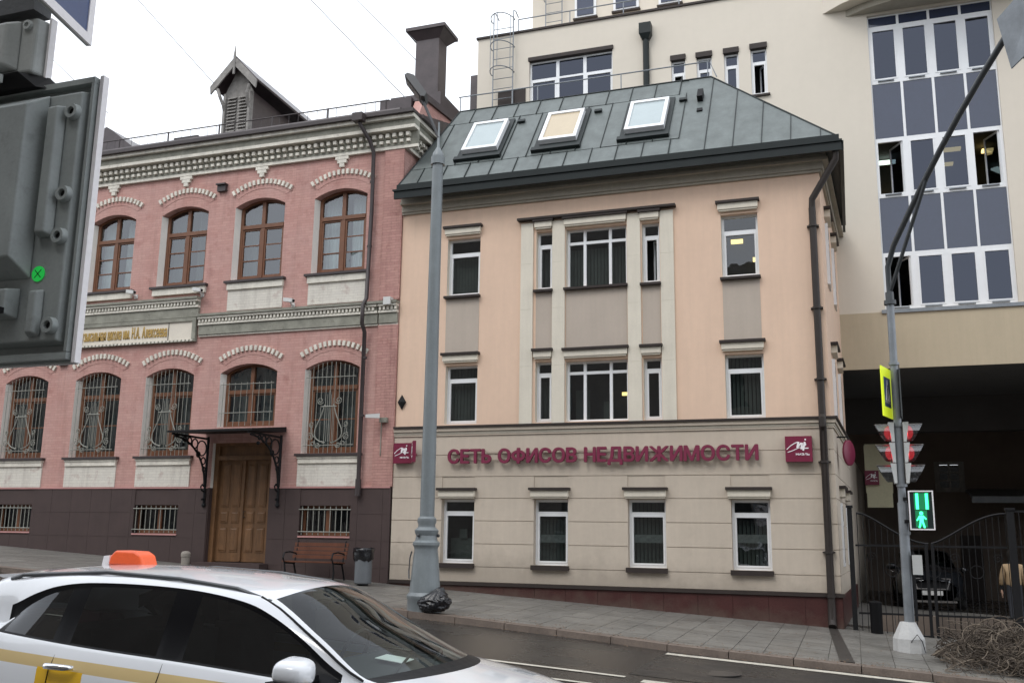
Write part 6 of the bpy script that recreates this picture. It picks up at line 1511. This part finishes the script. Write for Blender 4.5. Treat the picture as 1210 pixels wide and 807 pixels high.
L(mth('MULTIPLY', band, side), m1.inputs[0]); m2 = N('ShaderNodeMixRGB'); m2.inputs[2].default_value = (.85, .50, .02, 1); L(m1.outputs[0], m2.inputs[1]); L(mth('MULTIPLY', blk, side), m2.inputs[0]); L(m2.outputs[0], bs_.inputs['Base Color'])
M['taxipaint'] = lv_
car(tx, 'taxipaint', tplace)
for s in (-1, 1):
    b = B(); rp = [(.40, -.004), (.52, .014), (1.3, .020), (1.9, .018), (2.35, .012), (2.62, -.006)]
    b.tube([tplace(x, s*(catmull(KB['wedge'], x)+.02), catmull(KB['edge'], x)+h-.005) for x, h in rp],   .014, 8); put(b, 'roof_rail', 'railmetal', tx, smooth='all')
    b = B(); b.tube([tplace(x, s*(catmull(KB['wedge'], x)+.035), catmull(KB['edge'], x)+.003-.01) for x in (2.55, 2.7, 2.8, 2.9, 3.0, 3.1, 3.2, 3.3, 3.4)], .008, 6); put(b, 'roof_gutter', 'black', tx)
    b = B(); b.tube([tplace(3.46, s*.30-.25, .985), tplace(3.38, s*.28+.05, 1.03), tplace(3.30, s*.28+.35, 1.06)], .010, 5); put(b, 'wiper', 'black', tx)
b = B(); b.hexa([tplace(*p) for p in ((.28,-.50,1.33),(.55,-.50,1.37),(.55,.50,1.40),(.28,.50,1.36),(.20,-.50,1.345),(.55,-.5,1.385),(.55,.5,1.40),(.20,.5,1.375))]); put(b, 'roof_spoiler', 'taxipaint', tx)
b = B(); y0_, y1_ = -.02, .16
prof = [(.77,1.45),(.785,1.52),(.82,1.56),(1.0,1.565),(1.06,1.54),(1.10,1.46)]
b.add([tplace(x, y0_, z) for x, z in prof]+[tplace(x, y1_, z) for x, z in prof], [tuple(range(6)), tuple(range(11, 5, -1))]+[(i, 6+i, 6+(i+1)%6, (i+1)%6) for i in range(6)]); ol = put(b, 'roof_lamp', 'orange', tx); md = ol.modifiers.new('bevel', 'BEVEL'); md.width = .02; md.segments = 4
b = B(); b.hexa([tplace(*p) for p in ((.70,.0,1.44),(.765,.0,1.44),(.765,.14,1.44),(.70,.14,1.44),(.71,.0,1.51),(.765,.0,1.52),(.765,.14,1.52),(.71,.14,1.51))]); put(b, 'roof_lamp_base', 'signwhite', tx)
b = B(); b.hexa([tplace(*p) for p in ((2.60,-.06,1.30),(2.64,-.06,1.30),(2.64,.06,1.30),(2.60,.06,1.30),(2.60,-.11,1.36),(2.64,-.11,1.36),(2.64,.11,1.36),(2.60,.11,1.36))]); put(b, 'rear_view_mirror', 'black', tx)
b = B(); b.hexa([tplace(*p) for p in ((3.0,.15,1.0),(3.2,.18,.985),(3.18,.40,.985),(2.98,.37,1.0),(3.0,.15,1.004),(3.2,.18,.989),(3.18,.40,.989),(2.98,.37,1.004))]); put(b, 'paper_on_dashboard', 'signwhite', tx)
# dark car parked behind the gate, facing the street
dc = thing('parked_car', (1.95, 9.2, -1.9), 'black car parked nose forward behind the iron gate in the dark passage', 'car')
gzd = gz(1.95, 8)
def dplace(x, y, z): return (1.92+y, 9.6-(x-2.3), gzd+z*1.08)
car(dc, 'darkcar', dplace)
b = B(); b.hexa([dplace(*p) for p in ((4.60,-.4,.52),(4.64,-.4,.52),(4.64,.4,.52),(4.60,.4,.52),(4.58,-.48,.80),(4.62,-.48,.80),(4.62,.48,.80),(4.58,.48,.80))]); put(b, 'grille_surround', 'chrome', dc)
b = B(); b.hexa([dplace(*p) for p in ((4.62,-.36,.55),(4.655,-.36,.55),(4.655,.36,.55),(4.62,.36,.55),(4.60,-.44,.775),(4.635,-.44,.775),(4.635,.44,.775),(4.60,.44,.775))]); put(b, 'grille_mesh', 'black', dc)
b = B(); b.hexa([dplace(*p) for p in ((4.5,-.6,.2),(4.6,-.6,.2),(4.6,.6,.2),(4.5,.6,.2),(4.5,-.6,.25),(4.6,-.6,.25),(4.6,.6,.25),(4.5,.6,.25))]); put(b, 'bumper_trim', 'chrome', dc)
# passage floor
b = B(); b.quad((-.3,.8,gz(-.3,0)-.0), (9,.8,gz(9,0)), (9,17,gz(9,0)+.05), (-.3,17,gz(-.3,0)+.05)); put(b, 'passage_floor', 'asphalt', kind='structure')

# ------------------------------------------------------------------ PERSON behind the gate (skinned figure)
def skin_figure(name, verts, edges, radii, mt, parent, sub=2):
    me = bpy.data.meshes.new(name); me.from_pydata(verts, edges, []); me.materials.append(M[mt])
    o = bpy.data.objects.new(name, me); COL.objects.link(o)
    m_ = o.modifiers.new('skin', 'SKIN'); m_.use_smooth_shade = True
    for i, r in enumerate(radii): me.skin_vertices[0].data[i].radius = r if isinstance(r, tuple) else (r, r)
    me.skin_vertices[0].data[0].use_root = True
    s_ = o.modifiers.new('sub', 'SUBSURF'); s_.levels = sub; s_.render_levels = sub
    dg = bpy.context.evaluated_depsgraph_get(); ev = o.evaluated_get(dg); nm = bpy.data.meshes.new_from_object(ev)
    o.modifiers.clear(); o.data = nm; nm.name = name; o.parent = parent; return o
pz = gz(3.7, 5.0)
pr = thing('person', (3.62, 5.0, pz), 'person in a tan jacket with grey sleeves and dark trousers walking away behind the gate', 'person')
V = [(0,0,.95), (0,0,1.15), (0,0,1.38), (0,0,1.48), (0,.02,1.56), (0,.03,1.66), (0,.03,1.78),
     (.19,0,1.40), (.25,-.03,1.12), (.27,.06,.88), (.275,.09,.80), (-.19,0,1.40), (-.25,.03,1.12), (-.26,.12,.90), (-.265,.15,.82),
     (.10,0,.90), (.115,.06,.50), (.12,-.02,.10), (.12,.10,.03), (-.10,0,.90), (-.11,-.06,.50), (-.12,-.16,.12), (-.12,-.05,.03)]
Ed = [(0,1),(1,2),(2,3),(3,4),(4,5),(5,6),(2,7),(7,8),(8,9),(9,10),(2,11),(11,12),(12,13),(13,14),(0,15),(15,16),(16,17),(17,18),(0,19),(19,20),(20,21),(21,22)]
Rd = [(.16,.11),(.15,.11),(.17,.11),.06,.065,.095,.07,.07,.052,.038,.035,.07,.052,.038,.035,.095,.065,.045,.04,.095,.065,.045,.04]
skin_figure('body', V, Ed, Rd, 'trouser', pr)
VJ = [(0,0,.86), (0,0,1.10), (0,0,1.36), (0,0,1.47), (.18,0,1.39), (.25,-.03,1.12), (.27,.05,.92), (-.18,0,1.39), (-.25,.03,1.12), (-.262,.11,.94)]
skin_figure('jacket', VJ, [(0,1),(1,2),(2,3),(2,4),(4,5),(5,6),(2,7),(7,8),(8,9)], [(.215,.15),(.19,.14),(.20,.14),.085,.09,.072,.062,.09,.072,.062], 'jacket', pr)
b = B(); b.sphere((3.62, 5.01, pz+1.70), .105, 12, 8, (1,1.1,1.15)); put(b, 'hair', 'hair', pr, smooth='all')
b = B()
for s in (-1, 1):
    b.sphere((3.62+s*.27, 5.08, pz+.79), .045, 8, 6, (.6,1,1.2))
    for k in range(4): b.tube([(3.62+s*.27, 5.05+k*.02, pz+.76), (3.62+s*.265, 5.055+k*.02, pz+.70), (3.62+s*.255, 5.06+k*.02, pz+.665-.01*abs(k-1.5))], [.011,.010,.008], 6)
    b.tube([(3.62+s*.265, 5.04, pz+.79), (3.62+s*.25, 5.03, pz+.74)], [.012,.009], 6)
put(b, 'hands', 'skin', pr)

# ------------------------------------------------------------------ BRUSH PILE
bp = thing('brushwood_pile', (2.3, -3.7, -2.0), 'tangled heap of dry grey brown twigs and willow stems on the pavement at the right', 'brushwood')
rb = random.Random(3)
for nm, mt, cnt in (('twigs', 'twig', 900), ('pale_twigs', 'twiglight', 330)):
    b = B()
    for k in range(cnt):
        cx_ = 1.35+2.5*rb.random()**.9; cy_ = rb.uniform(-4.95, -2.7); ed = min(1, max(.0, (cx_-1.25)/.55))
        hh = .56*ed**.6*max(.25, 1-((cy_+3.75)/1.35)**2)
        p = Vector((cx_, cy_, gz(cx_, cy_)+.02+hh*rb.random()**.7)); d = Vector((rb.uniform(-1,1), rb.uniform(-1,1), rb.uniform(-.5,.5))).normalized()
        ax = Vector((rb.uniform(-1,1), rb.uniform(-1,1), rb.uniform(-1,1))).normalized(); cur = rb.choice([.12, .35, .6, .8]); st = rb.uniform(.05, .085); pts = []
        for i in range(11):
            pts.append(p.copy()); p = p+d*st; d.rotate(Matrix.Rotation(cur*rb.uniform(.7,1.1), 3, ax))
            if p.z < gz(p.x, p.y)+.015: p.z = gz(p.x, p.y)+.02; d.z = abs(d.z)*.5+.05
            lim = gz(p.x, p.y)+hh+.10
            if p.z > lim: d.z = -abs(d.z)*.6
            if p.x < 1.25: d.x = abs(d.x)
        r = rb.uniform(.005, .011); b.tube([tuple(q) for q in pts], [r*(1-.05*i) for i in range(11)], 4, False)
    for k in range(46 if nm == 'twigs' else 20):   # long hoops of willow
        c0 = Vector((rb.uniform(1.7, 3.7), rb.uniform(-4.7, -3.1), 0)); c0.z = gz(c0.x, c0.y)+rb.uniform(.2, .6); rr = rb.uniform(.10, .26)
        u_ = Vector((rb.uniform(-1,1), rb.uniform(-.6,.6), rb.uniform(-.3,.3))).normalized(); v_ = u_.cross(Vector((rb.uniform(-.5,.5), 1, rb.uniform(-.5,.5)))).normalized(); a0 = rb.uniform(0, 6.28); ln = rb.uniform(3.5, 7)
        b.tube([tuple(c0+u_*rr*math.cos(a0+ln*i/16)*(1+.02*i)+v_*rr*math.sin(a0+ln*i/16)+Vector((0,0,-min(0, 0)))) for i in range(17)], [.011-.0004*i for i in range(17)], 5, False)
    for k in range(14 if nm == 'twigs' else 7):   # bundle stalks towards the pole
        y = -3.6+rb.uniform(-.25, .2); b.tube([(1.15+rb.uniform(-.05,.1), y-.25, gz(1.2)+.05+rb.uniform(0,.06)), (1.35, y-.1, gz(1.3)+.18+rb.uniform(0,.06)), (1.75, y, gz(1.7)+.38+rb.uniform(-.08,.08))], .009, 4, False)
    put(b, nm, mt, bp, kind='stuff')

M['litter'] = mat('dry leaf litter', (.16, .10, .06), .9, .5, 30)
rb = random.Random(11)
b = B()
for k in range(2600):
    x = rb.uniform(-16, 4.5); side_ = rb.random()
    if side_ < .62: y = ky(x)+.12+abs(rb.gauss(0, .22)); z = gz(x, y)+.016
    elif side_ < .82: y = ky(x)-.03-abs(rb.gauss(0, .09)); z = rz(x)+.012
    else: y = rb.uniform(ky(x)+.2, -.3); z = gz(x, y)+.008
    r_ = rb.uniform(.008, .03); a = rb.uniform(0, 6.28); q = []
    for i in range(4): q.append((x+r_*math.cos(a+i*1.57)*(1 if i % 2 else .45), y+r_*math.sin(a+i*1.57)*(1 if i % 2 else .45), z+rb.uniform(0, .012)))
    b.quad(*q)
put(b, 'leaf_litter', 'litter', kind='stuff')
# ------------------------------------------------------------------ OVERHEAD WIRES
for (a, c, lb) in (((-15.9, 2, 17.1), (-11.6, 2, 12.3), 'longest thin overhead wire crossing the sky left of the chimney'), ((-17.03, 6, 20.07), (-13.4, 6, 15.95), 'thin overhead wire crossing the sky nearest to the brown chimney'),
                   ((-24.3, 2, 20.0), (-18.6, 2, 13.95), 'thin overhead wire ending at the dormer roof'), ((-26.6, 2, 16.95), (-23.2, 2, 13.9), 'thin overhead wire running down behind the near signal')):
    b = B(); A = Vector(a); Cc = Vector(c); A = A+(A-Cc)*3; Cc = Cc+(Cc-A)*.02; b.tube([tuple(A.lerp(Cc, i/10)-Vector((0,0,.03*math.sin(PI*i/10)))) for i in range(11)], .012, 4); o = put(b, 'overhead_wire', 'wire'); tag(o, lb, 'wire', 'overhead wires')
# ------------------------------------------------------------------ HOUSE ACROSS THE STREET (mirrored in the windows)
ac = thing('house_across_street', (-8, -30, -2), 'plain grey house across the street, mirrored in the office windows', 'building')
b = B(); b.box(-75, 30, -36, -30, -2.5, 14.5); b.box(-27, -8, -36.5, -29.95, -2.6, 19.5); put(b, 'wall', 'across', ac)  # unseen; taller block added so upper office windows mirror wall, not sky
for i in range(40):
    for z in (.2, 3.6, 7.0, 10.6):
        b = B(); x = -74+i*2.6; b.box(x, x+1.2, -30, -29.96, z, z+1.9); put(b, 'window', 'acrosswin', ac)
done()
